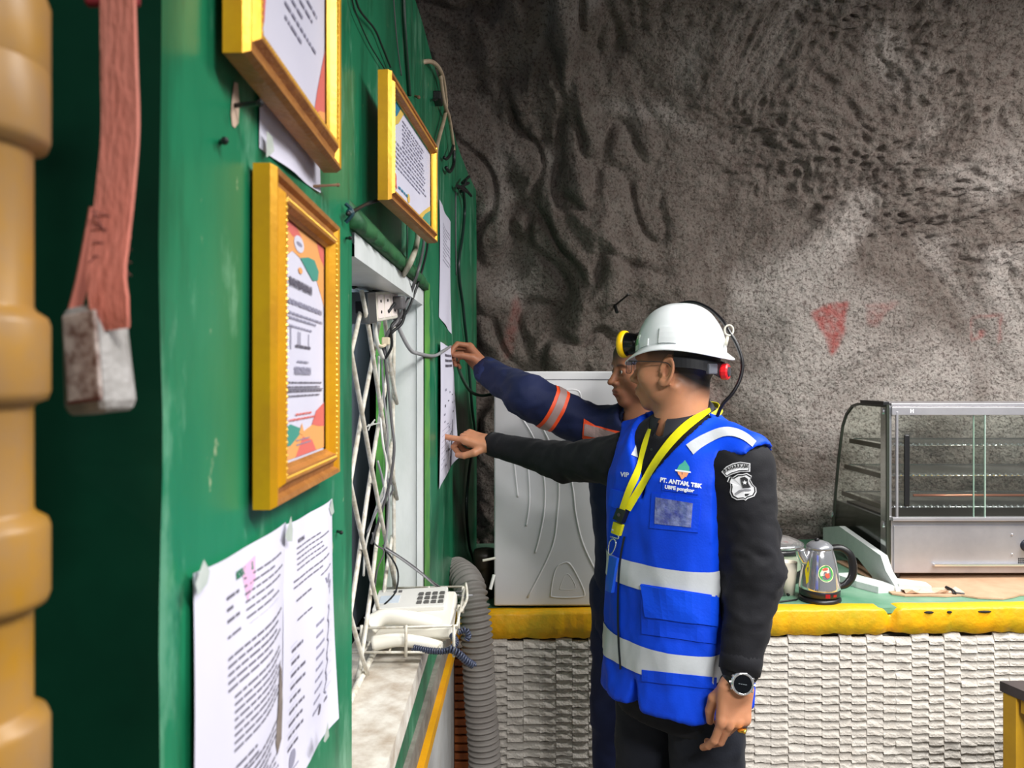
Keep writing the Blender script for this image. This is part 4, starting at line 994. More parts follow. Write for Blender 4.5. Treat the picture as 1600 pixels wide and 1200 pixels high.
for y, z in ((3.0, FZ1-.03), (3.0, .975), (3.48, .93)):
    b = MB(); b.lathe((FX0-.018, y+.012, z), [(.0135, 0), (.0135, .004), (.010, .007)], 16, Matrix.Rotation(-PI/2, 3, 'Y')); b.obj('cap_screw', M_CHROME, fw)
b = MB(); b.box((FX0-.013, 3.10, FZ1+.001), (.012, .10, .008), .002); b.obj('top_clip', M_BLACK, fw)
# lower steel body
b = MB(); b.box(((FX0+FX1)/2, 3.24, (FZ0+FZM)/2-.003), ((FX1-FX0)/2, .245, (FZM-FZ0)/2), .003); b.obj('steel_base', M_STEEL, fw)
b = MB(); b.box(((FX0+FX1)/2+.003, 2.992, .882), ((FX1-FX0)/2-.008, .004, .092), .002); b.obj('control_panel', M_STEEL, fw)
b = MB(); b.box(((FX0+FX1)/2+.06, 2.980, .824), ((FX1-FX0)/2-.10, .010, .005), .002); b.obj('drip_rail', M_CHROME, fw)
b = MB(); b.lathe((2.0, 2.992, .897), [(.026, 0), (.026, .003), (.021, .005), (.019, .024), (.017, .026)], 24, Matrix.Rotation(PI/2, 3, 'X')); k_ = b.obj('control_knob', mat('blue_black_knob', srgb(24, 28, 44), .35), fw)
for z in (.94, .863):
    b = MB(); b.sphere((1.945, 2.987, z), .005, 8); b.obj('screw', M_CHROME, fw)
b = MB()
for i in range(10):
    for j in range(3): b.box((1.972+.008*i, 2.9872, .832+.007*j), (.0026, .0008, .0022))
b.obj('vent_slots', M_DARK, fw, kind='stuff')
# top, rails, sliding doors
b = MB(); b.box(((FX0+FX1)/2, 3.115, FZ1-.004), ((FX1-FX0)/2, .13, .006), .002); b.obj('top_sheet', M_STEEL, fw)
b = MB(); b.box(((FX0+FX1)/2, 2.99, FZ1-.028), ((FX1-FX0)/2, .010, .016), .002); hr = b.obj('top_rail', M_STEEL, fw)
b = MB(); V, F = text_geo('H', .020, .0008); b.add([(1.552+x, 2.9795, FZ1-.034+y) for x, y in V], F); b.obj('letter_mark', mat('white_print', srgb(246, 246, 246), .6), hr)
b = MB(); b.box(((FX0+FX1)/2, 2.988, FZM+.006), ((FX1-FX0)/2, .014, .007), .002); b.obj('door_track', M_STEEL, fw)
xm = P(1530, 0, 2.99).x
for xa, xb, y in ((FX0+.02, xm+.018, 2.984), (xm-.02, FX1-.01, 2.994)):
    b = MB(); b.box(((xa+xb)/2, y, (FZM+FZ1-.03)/2), ((xb-xa)/2, .0022, (FZ1-.03-FZM)/2), 0); d_ = b.obj('sliding_door', M_WGL, fw)
    b = MB(); b.box((xb if y < 2.99 else xa, y, (FZM+FZ1-.03)/2), (.0012, .003, (FZ1-.03-FZM)/2)); b.obj('glass_edge', mat('pale_green_edge', srgb(190, 220, 206), .3), d_)
    if y < 2.99:
        b = MB(); b.box((xa, y, (FZM+FZ1-.03)/2), (.004, .005, (FZ1-.03-FZM)/2), .001); b.obj('door_edge', M_STEEL, d_)
        b = MB(); b.box((P(1416, 0, 2.98).x, 2.976, (CAMH-.2485*(678-590)/100+CAMH-.2485*(792-590)/100)/2), (.0105, .006, .140), .005); b.obj('door_handle', M_BLACK, d_)
b = MB(); V = []; F = []
arc = [Vector((0, a, c)) for a, c in side[2:9]]; arc = catmull(arc, 4)
for q in arc: V += [(FX0, q.y-.003, q.z-.002), (FX1, q.y-.003, q.z-.002)]
for i in range(len(arc)-1): F.append((2*i, 2*i+1, 2*i+3, 2*i+2))
mesh('curved_glass', V, F, M_WGL, fw, smooth=True)
for zs, yb in ((1.283, 3.36), (1.164, 3.41), (1.04, 3.44)):
    sh = MB(); ya = 3.03
    sh.tube([(FX0+.02, ya, zs), (FX1-.02, ya, zs)], .003, 6, 1); sh.tube([(FX0+.02, yb, zs), (FX1-.02, yb, zs)], .003, 6, 1)
    so = sh.obj('wire_shelf', M_CHROME, fw, smooth=True)
    n = 74; sh = MB()
    for i in range(n): x = FX0+.03+(FX1-FX0-.06)*i/(n-1); sh.tube([(x, ya-.006, zs+.004), (x, yb, zs+.004)], .0015, 4, 1)
    for i in range(0, n, 2): x = FX0+.03+(FX1-FX0-.06)*i/(n-1); sh.sphere((x, ya-.008, zs+.004), .0058, 6)
    sh.obj('shelf_wires', M_CHROME, so, kind='stuff')
    for x in (FX0+.012, FX1-.012): sh = MB(); sh.box((x, (ya+yb)/2+.02, zs-.010), (.004, (yb-ya)/2, .010), .002); sh.obj('shelf_bracket', mat('dark_bracket', srgb(92, 80, 68), .4, .5), so)
b = MB(); b.box(((FX0+FX1)/2, 3.23, FZM+.002), ((FX1-FX0)/2-.02, .20, .004)); b.obj('floor_tray', mat('dark_tray', srgb(60, 52, 46), .4, .6), fw)
b = MB(); b.tube([(1.62, 3.10, 1.075), (2.10, 3.10, 1.075)], .005, 8, 1); b.obj('heating_rod', mat('copper_rod', srgb(214, 140, 116), .3, .7), fw, smooth=True)
for x in (FX0+.03, FX1-.03):
    for y in (3.02, 3.42): b = MB(); b.lathe((x, y, zc(x)+.0085), [(.018, 0), (.018, .04), (.014, FZ0-zc(x)-.008)], 12); b.obj('foot', M_BLACK, fw)

# ------------------------------------------------------------------ kettles
def kettle(name, x, y, s, label, sticker):
    z = zc(x)+.001; e = empty(name, (x, y, z), label, 'kettle'); c = (x, y, z)
    b = MB(); b.lathe(c, [(.078*s, 0), (.080*s, .004*s), (.079*s, .012*s), (.070*s, .018*s)], 40); b.obj('power_base', M_BLACK, e, smooth=True)
    b = MB(); b.lathe(c, [(.068*s, .018*s), (.0755*s, .022*s), (.0765*s, .044*s), (.0755*s, .046*s)], 40); b.obj('lower_band', mat('dark_grey_band', srgb(34, 34, 40), .35), e, smooth=True)
    b = MB(); b.lathe(c, [(.0755*s, .046*s), (.0775*s, .050*s), (.0765*s, .058*s), (.072*s, .09*s), (.066*s, .13*s), (.058*s, .168*s), (.050*s, .196*s), (.046*s, .202*s)], 48); b.obj('body', M_CHROME, e, smooth=True)
    b = MB(); b.lathe(c, [(.050*s, .2*s), (.0505*s, .207*s), (.046*s, .214*s), (.034*s, .224*s), (.016*s, .230*s), (.003*s, .231*s)], 40); l = b.obj('lid', mat('grey_lid', srgb(170, 172, 178), .25, .6), e, smooth=True)
    b = MB(); b.lathe((x-.012*s, y-.004, z+.227*s), [(.008*s, 0), (.009*s, .010*s), (.006*s, .014*s)], 12); b.obj('lid_knob', M_BLACK, l, smooth=True)
    b = MB(); pts = [(x+.040*s, y-.01, z+.203*s), (x+.075*s, y-.015, z+.204*s), (x+.108*s, y-.02, z+.180*s), (x+.121*s, y-.02, z+.135*s), (x+.117*s, y-.02, z+.095*s), (x+.097*s, y-.017, z+.065*s), (x+.075*s, y-.01, z+.054*s)]
    b.tube(pts, lambda t: (.0125+.003*math.sin(t*PI))*s, 12, 6); b.obj('handle', M_BLACK, e, smooth=True)
    b = MB(); b.tube([(x-.055*s, y, z+.150*s), (x-.070*s, y, z+.176*s), (x-.076*s, y, z+.197*s)], lambda t: (.022-.004*t)*s, 14, 4); b.obj('spout', M_CHROME, e, smooth=True)
    def onbody(a, zz, off=.0006):
        r_ = float(np.interp(zz, [.05*s, .058*s, .09*s, .13*s, .168*s, .196*s], [.0775*s, .0765*s, .072*s, .066*s, .058*s, .050*s]))+off; return Vector((x+r_*math.sin(a), y-r_*math.cos(a), z+zz))
    if sticker:
        def disc(R0, col, o, a0=-.02, z0=.118*s, ang=None, poly=None):
            b = MB(); pts = poly or [(R0*math.cos(i*PI/12), R0*math.sin(i*PI/12)) for i in range(24)]
            b.add([onbody(a0+px/.066, z0+pz, o) for px, pz in pts], [tuple(range(len(pts)))]); return b
        b = disc(.029, None, .0006); so = b.obj('sticker', mat('sticker_cream', srgb(226, 224, 170), .5), e)
        q = disc(.026, None, .0010); q.obj('sticker_print', mat('sticker_green', srgb(58, 160, 70), .5), so)
        q = disc(0, None, .0014, poly=[(-.022, .0), (-.012, .018), (.010, .02), (.012, .004), (-.004, -.004), (-.02, -.01)]); q.obj('sticker_print', mat('sticker_pale', srgb(220, 216, 196), .5), so)
        q = disc(0, None, .0018, poly=[(-.004, .0), (.010, .002), (.012, -.012), (.002, -.016), (-.004, -.010)]); q.obj('sticker_print', mat('sticker_red', srgb(214, 84, 60), .5), so)
        q = disc(0, None, .0018, poly=[(-.016, .014), (-.004, .02), (.008, .018), (.006, .012), (-.010, .010)]); q.obj('sticker_print', mat('sticker_red', (1, 1, 1, 1)), so)
        for a, w_, h_ in ((.02, .009, .007), (.42, .008, .004)):
            b = MB(); b.add([Vector((x+.0772*s*math.sin(a+t), y-.0772*s*math.cos(a+t), z+.033*s+q)) for t, q in ((-w_/.077, -h_), (w_/.077, -h_), (w_/.077, h_), (-w_/.077, h_))], [(0, 1, 2, 3)])
            b.obj('red_switch', mat('dark_red_plastic', srgb(150, 16, 26), .4), e)
        b = MB(); b.add([onbody(-1.05+i*.0, zz, .001) for i, zz in ((0, .07*s),)]+[onbody(-.95, .08*s, .001), onbody(-.93, .13*s, .001), onbody(-1.1, .16*s, .001), onbody(-1.25, .12*s, .001)], [(0, 1, 2, 3, 4)]); b.obj('yellow_label', mat('yellow_label', srgb(224, 206, 30), .5), e)
    return e
kettle('electric_kettle', 1.103, 2.755, .92, 'shiny steel electric kettle with round green sticker, on the counter', True)
# pot beside it, mostly behind the arm
px_, py_ = 1.045, 3.03; z = zc(px_)+.001
pt_ = empty('cooking_pot', (px_, py_, z), 'small steel electric cooking pot with glassy rim, behind kettle and sleeve', 'pot'); c = (px_, py_, z)
b = MB(); b.lathe(c, [(.085, 0), (.090, .006), (.090, .038), (.084, .042)], 36); b.obj('pot_base', M_BLACK, pt_, smooth=True)
b = MB(); b.lathe(c, [(.082, .042), (.088, .05), (.09, .112), (.093, .116)], 36); b.obj('pot_body', mat('pale_green_white', srgb(206, 210, 188), .3), pt_, smooth=True)
b = MB(); b.lathe(c, [(.094, .112), (.098, .118), (.096, .130), (.090, .134)], 36); b.obj('dark_rim', mat('dark_rim', srgb(40, 40, 42), .3), pt_, smooth=True)
b = MB(); b.lathe(c, [(.096, .134), (.102, .140), (.100, .148), (.082, .158), (.05, .170), (.02, .175)], 40); b.obj('lid', M_CHROME, pt_, smooth=True)
b = MB(); b.lathe(c, [(.012, .174), (.010, .184), (.022, .194), (.022, .202), (.014, .206)], 20); b.obj('lid_knob', M_BLACK, pt_, smooth=True)
b = MB(); x = 1.018; y = 2.83; b.lathe((x, y, zc(x)+.0005), [(.022, 0), (.028, .06), (.032, .12), (.030, .12), (.026, .06), (.02, .004)], 24); tag(b.obj('paper_cup', mat('cream_cup', srgb(226, 218, 200), .5), smooth=True, origin=(x, y, zc(x))), 'cream cup peeking out left of the steel kettle', 'cup')
cable([Vector((.93, 2.93, zc(.93)+.006)), Vector((.99, 2.88, zc(.99)+.006)), Vector((1.01, 2.80, zc(1.0)+.006))], .004, M_BLACK, 'black power lead on counter left of the kettle')
cable([Vector((.90, 2.72, zc(.9)+.005)), Vector((.95, 2.722, zc(.95)+.005)), Vector((1.02, 2.745, zc(1.02)+.005))], .003, M_BLACK, 'thin black lead near the front edge, joining kettle base')
b = MB(); b.prism([(.955, 2.80, zc(.95)+.002), (1.0, 2.80, zc(1.)+.002), (.99, 2.80, zc(1.)+.02)], (0, .02, 0)); tag(b.obj('plastic_scrap', mat('grey_green_scrap', srgb(44, 60, 52), .6), origin=(.97, 2.8, zc(.97))), 'small dark pointed scrap on counter beside the kettle', 'scrap')

# ------------------------------------------------------------------ packing foam and cardboard
M_FOAM = mat('white_foam', srgb(214, 218, 216), .6, c2=srgb(196, 202, 200), sc=12, bump=.2, bsc=120)
fx = 1.412
def fy(u, v): Y = fx*1200/(u-800); return (fx, Y, CAMH-(v-590)/1200*Y)
b = MB(); b.prism([fy(*q) for q in ((1286, 824), (1311, 822), (1376, 868), (1384, 892), (1398, 915), (1401, 927), (1366, 925), (1362, 900), (1340, 872), (1286, 848))], (.026, 0, 0))
tag(b.obj('foam_slab', M_FOAM, origin=(fx, 3.1, .75)), 'jagged white foam slab standing along the food warmer side', 'foam')
b = MB(); zz = zc(1.35)
b.prism([(1.262, 3.02, zz+.001), (1.30, 2.90, zz+.001), (1.345, 2.82, zz+.001), (1.42, 2.835, zz+.001), (1.40, 2.90, zz+.001), (1.33, 3.03, zz+.001)], (0, 0, .024))
tag(b.obj('foam_block', M_FOAM, origin=(1.34, 2.9, zz)), 'flat white foam offcut lying on counter right of the kettle', 'foam')
b = MB(); b.prism([(1.425, 2.83, zc(1.45)+.009), (1.53, 2.80, zc(1.5)+.009), (1.54, 2.86, zc(1.5)+.009), (1.44, 2.93, zc(1.45)+.009)], (0, 0, .022))
tag(b.obj('foam_block', M_FOAM, origin=(1.48, 2.85, zc(1.48))), 'ragged white foam piece at the corner foot of food warmer', 'foam')
rr = random.Random(5)
pts = [(1.39, 3.3), (1.40, 2.98), (1.385, 2.80), (1.42, 2.775), (1.50, 2.772), (1.56, 2.762), (1.62, 2.768), (1.66, 2.738), (1.74, 2.722), (1.79, 2.742), (1.83, 2.765), (1.95, 2.768), (2.4, 2.76), (2.4, 3.3)]
b = MB(); b.prism([(x, y, zc(x)+.0015) for x, y in pts], (0, 0, .0055)); tag(b.obj('cardboard_sheet', mat('cardboard', srgb(198, 164, 134), .85, c2=srgb(172, 136, 106), sc=8, bump=.2, bsc=80), origin=(1.8, 3, zc(1.8))), 'torn flattened cardboard under the food warmer', 'cardboard')
b = MB(); V = []; F = []
for i in range(13): x = 1.43+.018*i; V += [(x, 2.79, zc(x)+.009), (x+.003*math.sin(i*2), 2.80-.02*math.sin(i), zc(x)+.018+.006*math.sin(i*1.9)), (x, 2.86, zc(x)+.0095)]
for i in range(12): F += [(3*i, 3*i+3, 3*i+4, 3*i+1), (3*i+1, 3*i+4, 3*i+5, 3*i+2)]
b.add(V, F); tag(b.obj('cardboard_scrap', mat('torn_cardboard', srgb(216, 184, 158), .9), origin=(1.5, 2.8, zc(1.5))), 'crumpled torn cardboard strip beside the foam piece', 'cardboard')
b = MB(); p = Vector((1.60, 2.775, zc(1.6)+.008)); b.tube([p, p+Vector((.006, .02, .006)), p+Vector((-.004, .05, .012))], .006, 8, 3); b.tube([p+Vector((.004, .012, .004)), p+Vector((.035, .0, .002))], .003, 6, 1)
tag(b.obj('metal_clip', M_BLACK, origin=p), 'small black clamp lying on cardboard before the warmer', 'clamp')

# ------------------------------------------------------------------ duct, slats behind it, odds in the dark corner
pts = [(.0, 0), ]
path = [P(757, 1250, 2.50), P(757, 1180, 2.50), P(751, 1100, 2.50), P(746, 1010, 2.50), P(741, 955, 2.51), P(735, 922, 2.54), P(726, 904, 2.60), P(712, 893, 2.70)]
path = [Vector((path[0].x+.01, 2.5, .02)), Vector((path[0].x+.006, 2.5, .1))]+path
cp = catmull(path, 14)
L = sum((a-c).length for a, c in zip(cp, cp[1:])); N = 420
b = MB(); sm_ = [];
acc_ = [0]
for a, c in zip(cp, cp[1:]): acc_.append(acc_[-1]+(c-a).length)
for i in range(N+1):
    s = L*i/N; k = min(len(cp)-2, max(0, int(np.searchsorted(acc_, s))-1)); f = (s-acc_[k])/max(1e-9, acc_[k+1]-acc_[k]); sm_.append(cp[k].lerp(cp[k+1], f))
b.tube(sm_, lambda t: .0485+.0055*math.sin(t*L/.0185*2*PI), 28, 1)
tag(b.obj('flexible_duct', mat('grey_duct', srgb(150, 146, 142), .6, c2=srgb(112, 104, 98), sc=5, bump=.1, bsc=60), smooth=True, origin=(path[0].x, 2.5, 0)), 'corrugated grey flexible duct rising at the end of green wall', 'duct')
cr = empty('slatted_crate', (-.16, 2.61, .3), 'orange brown slatted side squeezed between wall end and grey duct', 'crate')
M_OR = mat('orange_brown_wood', srgb(176, 92, 26), .6, c2=srgb(120, 58, 20), sc=14)
for k in range(20): b = MB(); b.box((-.165, 2.615, .06+.029*k), (.030, .008, .0105), .002); b.obj('slat', M_OR, cr)
for x in (-.1965, -.1335): b = MB(); b.box((x, 2.628, .33), (.004, .006, .33)); b.obj('upright', M_OR, cr)
b = MB(); b.tube([P(754, 876, 2.66), P(774, 872, 2.67)], .0045, 8, 1); tag(b.obj('bright_rod', M_WPLAST, origin=P(764, 874, 2.66)), 'short pale rod lying left of washing machine', 'rod')
b = MB(); b.tube([P(766, 921, 2.60), P(772, 898, 2.62)], .0055, 8, 1); tag(b.obj('white_stub', mat('white_tube', srgb(246, 246, 240), .4), origin=P(766, 921, 2.6)), 'short white tube leaning at washing machine corner', 'tube')
b = MB(); c_ = P(757, 920, 2.78); b.lathe(Vector((c_.x+.0, c_.y+.07, .742)), [(.045, 0), (.045, .14), (.047, .15), (.04, .17)], 24); tag(b.obj('dark_jar', mat('dark_brown_jar', srgb(58, 50, 44), .4), smooth=True, origin=(c_.x, c_.y+.07, .742)), 'dark round jar in shadow beside washing machine', 'jar')

# ------------------------------------------------------------------ table at the right edge
tb = empty('table', (1.75, 1.55, 0), 'dark topped table with yellow metal legs at the lower right edge', 'table')
A = P(1562, 1064, 2.05); dr = Vector((.30, -1.0, 0)).normalized(); dx = Vector((1.0, .03, 0)).normalized(); tl, tw = .95, .8
C4 = [A, A+dx*tw, A+dx*tw+dr*tl, A+dr*tl]
b = MB(); b.prism([C4[3]-Vector((0, 0, .026)), C4[2]-Vector((0, 0, .026)), C4[1]-Vector((0, 0, .026)), C4[0]-Vector((0, 0, .026))], (0, 0, .026)); b.obj('tabletop', mat('dark_worn_board', srgb(50, 44, 44), .4, c2=srgb(88, 78, 76), sc=6, bump=.2, bsc=30), tb)
M_YM = mat('mustard_metal', srgb(206, 158, 34), .4, c2=srgb(180, 136, 34), sc=10)
Rm = Matrix((dr.cross(Vector((0, 0, 1)))*-1, dr, Vector((0, 0, 1)))).transposed()
for (i, s_, t_) in ((0, 1, 1), (1, -1, 1), (2, -1, -1), (3, 1, -1)):
    c = C4[i]+dx*(.022*s_)+dr*(.022*t_); b = MB(); b.box((c.x, c.y, (A.z-.026)/2), (.020, .020, (A.z-.026)/2), .002, Rm); b.obj('leg', M_YM, tb)
for i in range(4):
    a, c = C4[i].copy(), C4[(i+1) % 4].copy(); ce = (C4[0]+C4[2])/2; a = a.lerp(ce, .035); c = c.lerp(ce, .035); d = (c-a); n_ = Vector((-d.y, d.x, 0)).normalized()*.008
    b = MB(); q = a+d*.04-Vector((0, 0, .062)); q2 = c-d*.04-Vector((0, 0, .062)); b.prism([q-n_, q2-n_, q2+n_, q+n_], (0, 0, .036)); b.obj('apron', M_YM, tb)
# ------------------------------------------------------------------ people
def skinmat(name, c, c2):
    m = mat(name, c, .52, c2=c2, sc=9, contrast=.6, sss=.12, spec=.4, bump=.06, bsc=260); t = m.node_tree; b = t.nodes['Principled BSDF']; L = t.links
    old = b.inputs['Base Color'].links[0].from_socket
    va = t.nodes.new('ShaderNodeVertexColor'); va.layer_name = 'tone'; sp = t.nodes.new('ShaderNodeSeparateColor'); L.new(va.outputs[0], sp.inputs[0])
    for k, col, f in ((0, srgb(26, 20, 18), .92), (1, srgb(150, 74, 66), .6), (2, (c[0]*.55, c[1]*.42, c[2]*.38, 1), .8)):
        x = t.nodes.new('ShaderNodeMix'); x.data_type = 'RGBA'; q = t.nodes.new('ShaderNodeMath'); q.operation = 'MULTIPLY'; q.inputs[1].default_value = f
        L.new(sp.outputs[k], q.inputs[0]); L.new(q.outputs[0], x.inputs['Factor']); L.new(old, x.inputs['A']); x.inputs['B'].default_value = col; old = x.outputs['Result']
    L.new(old, b.inputs['Base Color']); return m
M_SKIN1 = skinmat('tan_skin', srgb(196, 138, 104), srgb(178, 120, 88)); M_SKIN2 = skinmat('brown_skin', srgb(168, 112, 82), srgb(150, 96, 70))
M_HAIR = mat('black_hair', srgb(20, 17, 16), .6, c2=srgb(44, 38, 34), sc=160, bump=.5, bsc=400)

def head_sdf(q, jaw=1.):
    """q in head coordinates: +y is where the face looks, origin between the eyes' level and the ears"""
    p = q.copy(); ax = np.abs(p[:, 0]); m = np.stack([ax, p[:, 1], p[:, 2]], 1)
    d = ell(p, (0, -.014, .033), (.0745, .093, .084))
    d = smin(d, ell(p, (0, .030, -.020), (.060*jaw, .058, .070)), .03)
    d = smin(d, ell(m, (.042*jaw, .012, -.062), (.020, .034, .026)), .03)
    d = smin(d, ell(p, (0, .066, -.090), (.024, .020, .020)), .028)
    d = smin(d, ell(m, (.040, .054, -.026), (.022, .024, .020)), .024)
    d = smin(d, ell(m, (.026, .080, .018), (.024, .012, .009)), .014)
    d = smin(d, ell(p, (0, .060, .052), (.050, .030, .036)), .03)
    d = smax(d, -ell(m, (.031, .098, -.001), (.019, .020, .012)), .014)
    d = smin(d, cap(p, (0, .086, .006), (0, .1045, -.030), .0075, .0105), .012)
    d = smin(d, ell(p, (0, .110, -.034), (.0095, .0095, .0085)), .006)
    d = smin(d, ell(m, (.0125, .096, -.037), (.0075, .010, .0075)), .006)
    d = smax(d, -ell(m, (.0065, .104, -.0445), (.0035, .006, .003)), .003)
    d = smin(d, ell(p, (0, .080, -.064), (.028, .018, .022)), .014)
    d = smin(d, ell(p, (0, .0940, -.0595), (.023, .0070, .0046)), .007)
    d = smin(d, ell(p, (0, .0915, -.0695), (.020, .0075, .0058)), .007)
    d = smax(d, -ell(p, (0, .104, -.0648), (.023, .010, .0012)), .003)
    d = smax(d, -ell(p, (0, .098, -.0805), (.016, .008, .004)), .010)
    # lids around the eyeball
    d = smin(d, np.maximum(ell(m, (.031, .0765, -.001), (.0150, .0150, .0135)), -ell(m, (.031, .0925, -.0025), (.0115, .010, .0052))), .004)
    # ears
    e0 = np.array([.0775, -.006, -.012]); r = m-e0
    ang = math.radians(-14); y = r[:, 1]*math.cos(ang)-r[:, 2]*math.sin(ang); z = r[:, 1]*math.sin(ang)+r[:, 2]*math.cos(ang); x = r[:, 0]-.0-(-y)*.32-.002
    zz = z/1.0; rad = np.sqrt((y/.0165)**2+(zz/.0295)**2)+1e-9
    k = np.abs(rad-1)*.0185; ring = np.sqrt(k**2+x**2)-.0042
    ring = np.where((y > .010) & (z < .0) & (z > -.022), ring+.004, ring)
    plate = np.maximum(rad-1, 0)*.018+np.abs(x+.0075)-.0026
    ear = smin(ring, plate, .005)
    ear = smin(ear, ell(np.stack([x, y, z], 1), (-.001, .004, -.0275), (.005, .009, .009)), .005)
    ear = smin(ear, ell(np.stack([x, y, z], 1), (-.002, .0145, -.004), (.005, .004, .007)), .004)
    anti = np.sqrt((np.abs(np.sqrt((y/.0095)**2+((z-.001)/.018)**2)-1)*.011)**2+(x+.0015)**2)-.0022
    ear = smin(ear, anti, .004)
    d = smin(d, ear, .005)
    return d
def neck_sdf(q, base):
    d = cap(q, (0, -.030, -.055), base, .052, .058)
    d = smin(d, cap(q, (0, .012, -.085), (base[0], base[1]+.028, base[2]+.02), .030, .034), .03)
    m = np.stack([np.abs(q[:, 0]), q[:, 1], q[:, 2]], 1)
    return smin(d, cap(m, (.060, -.022, -.050), (.018, .028, base[2]+.015), .012, .013), .02)
def Rz(th): return np.array([[math.cos(th), -math.sin(th), 0], [math.sin(th), math.cos(th), 0], [0, 0, 1.]])
def facing(nx, ny):           # local +y looks along (nx, ny)
    l = math.hypot(nx, ny); nx /= l; ny /= l; return np.array([[ny, nx, 0], [-nx, ny, 0], [0, 0, 1.]])
def tilt(Rm, pitch=0, roll=0):
    cx, sx = math.cos(pitch), math.sin(pitch); cy, sy = math.cos(roll), math.sin(roll)
    return Rm @ np.array([[1, 0, 0], [0, cx, -sx], [0, sx, cx]]) @ np.array([[cy, 0, sy], [0, 1, 0], [-sy, 0, cy]])
def hand_sdf(s, curls, thumb, spread=(0, 0, 0, 0), sc=1.):
    """s = -1 right hand, +1 left hand (thumb side); y along the fingers, z out of the back of the hand"""
    bx = [.029, .0095, -.010, -.0285]; by = [.090, .094, .089, .080]; Ls = [(.043, .026, .021), (.047, .029, .022), (.043, .027, .021), (.034, .020, .018)]
    rs = [.0092, .0094, .0088, .0078]; segs = []
    for i in range(4):
        p = np.array([s*bx[i], by[i], 0.]); a = 0; sp = spread[i]*s
        for j in range(3):
            a += math.radians(curls[i][j]); d = np.array([math.sin(sp), math.cos(a)*math.cos(sp), -math.sin(a)])
            n = p+d*Ls[i][j]; segs.append((p*sc, n*sc, (rs[i]-.0006*j)*sc, (rs[i]-.0006*(j+1)-.0004*(j == 2))*sc, i)); p = n
    tp = [np.array([s*.020, .018, -.006])]
    for L_i, d in zip((.042, .033, .026), thumb): d = np.array(d, float)*np.array([s, 1, 1]); tp.append(tp[-1]+d/np.linalg.norm(d)*L_i)
    def f(q):
        d = rbox(q, (0, .050*sc, -.002*sc), (.0395*sc, .044*sc, .0145*sc), .0135*sc)
        d = smin(d, ell(q, (s*.020*sc, .032*sc, -.010*sc), (.018*sc, .030*sc, .014*sc)), .010)
        d = smin(d, cap(q, (0, -.075*sc, 0), (0, .015*sc, -.001*sc), .0275*sc, .0255*sc), .022)
        fin = {}
        for a, b, ra, rb, i in segs:
            c = cap(q, a, b, ra, rb); fin[i] = c if i not in fin else smin(fin[i], c, .002)
        g = None
        for i in fin: g = fin[i] if g is None else smin(g, fin[i], .0012)
        for i in range(4): d = smin(d, ell(q, (s*bx[i]*sc, by[i]*sc-.002, .0045*sc), (.0085*sc, .012*sc, .0075*sc)), .007)
        d = smin(d, g, .005)
        t = smin(cap(q, tp[0]*sc, tp[1]*sc, .0145*sc, .0118*sc), cap(q, tp[1]*sc, tp[2]*sc, .0118*sc, .0102*sc), .004)
        t = smin(t, cap(q, tp[2]*sc, tp[3]*sc, .0105*sc, .0082*sc), .002)
        return smin(d, t, .0045)
    return f
def place(V, F, Rm, o): return V @ np.array(Rm).T+np.array(o), F
def join(parts):
    Vs, Fs, n = [], [], 0
    for V, F in parts: Vs.append(V); Fs.append(F+n); n += len(V)
    return np.concatenate(Vs), np.concatenate(Fs)
def torso_sdf(prof, e=2.3):
    zs, a, b, cy = [np.array(c, float) for c in zip(*prof)]
    def f(q):
        A = np.interp(q[:, 2], zs, a); B = np.interp(q[:, 2], zs, b); Y = np.interp(q[:, 2], zs, cy)
        r = ((np.abs(q[:, 0])/A)**e+(np.abs(q[:, 1]-Y)/B)**e)**(1/e)
        return np.maximum((r-1)*np.minimum(A, B)*.95, np.maximum(q[:, 2]-zs[-1], zs[0]-q[:, 2]))
    return f
def folds(V, F, amp, sc, seed=0., lo=None):
    N = vnorm(V, F); p = V*np.array(sc)+seed
    w_ = p+.35*np.stack([noise(p+7), noise(p+19), noise(p+33)], 1)
    d = (1-np.abs(noise(w_))*2.4)*.6+fbm(p*1.9, 2)*.5
    a = amp if lo is None else amp*lo(V)
    return V+N*(d*a)[:, None] if np.ndim(a) else V+N*d[:, None]*a
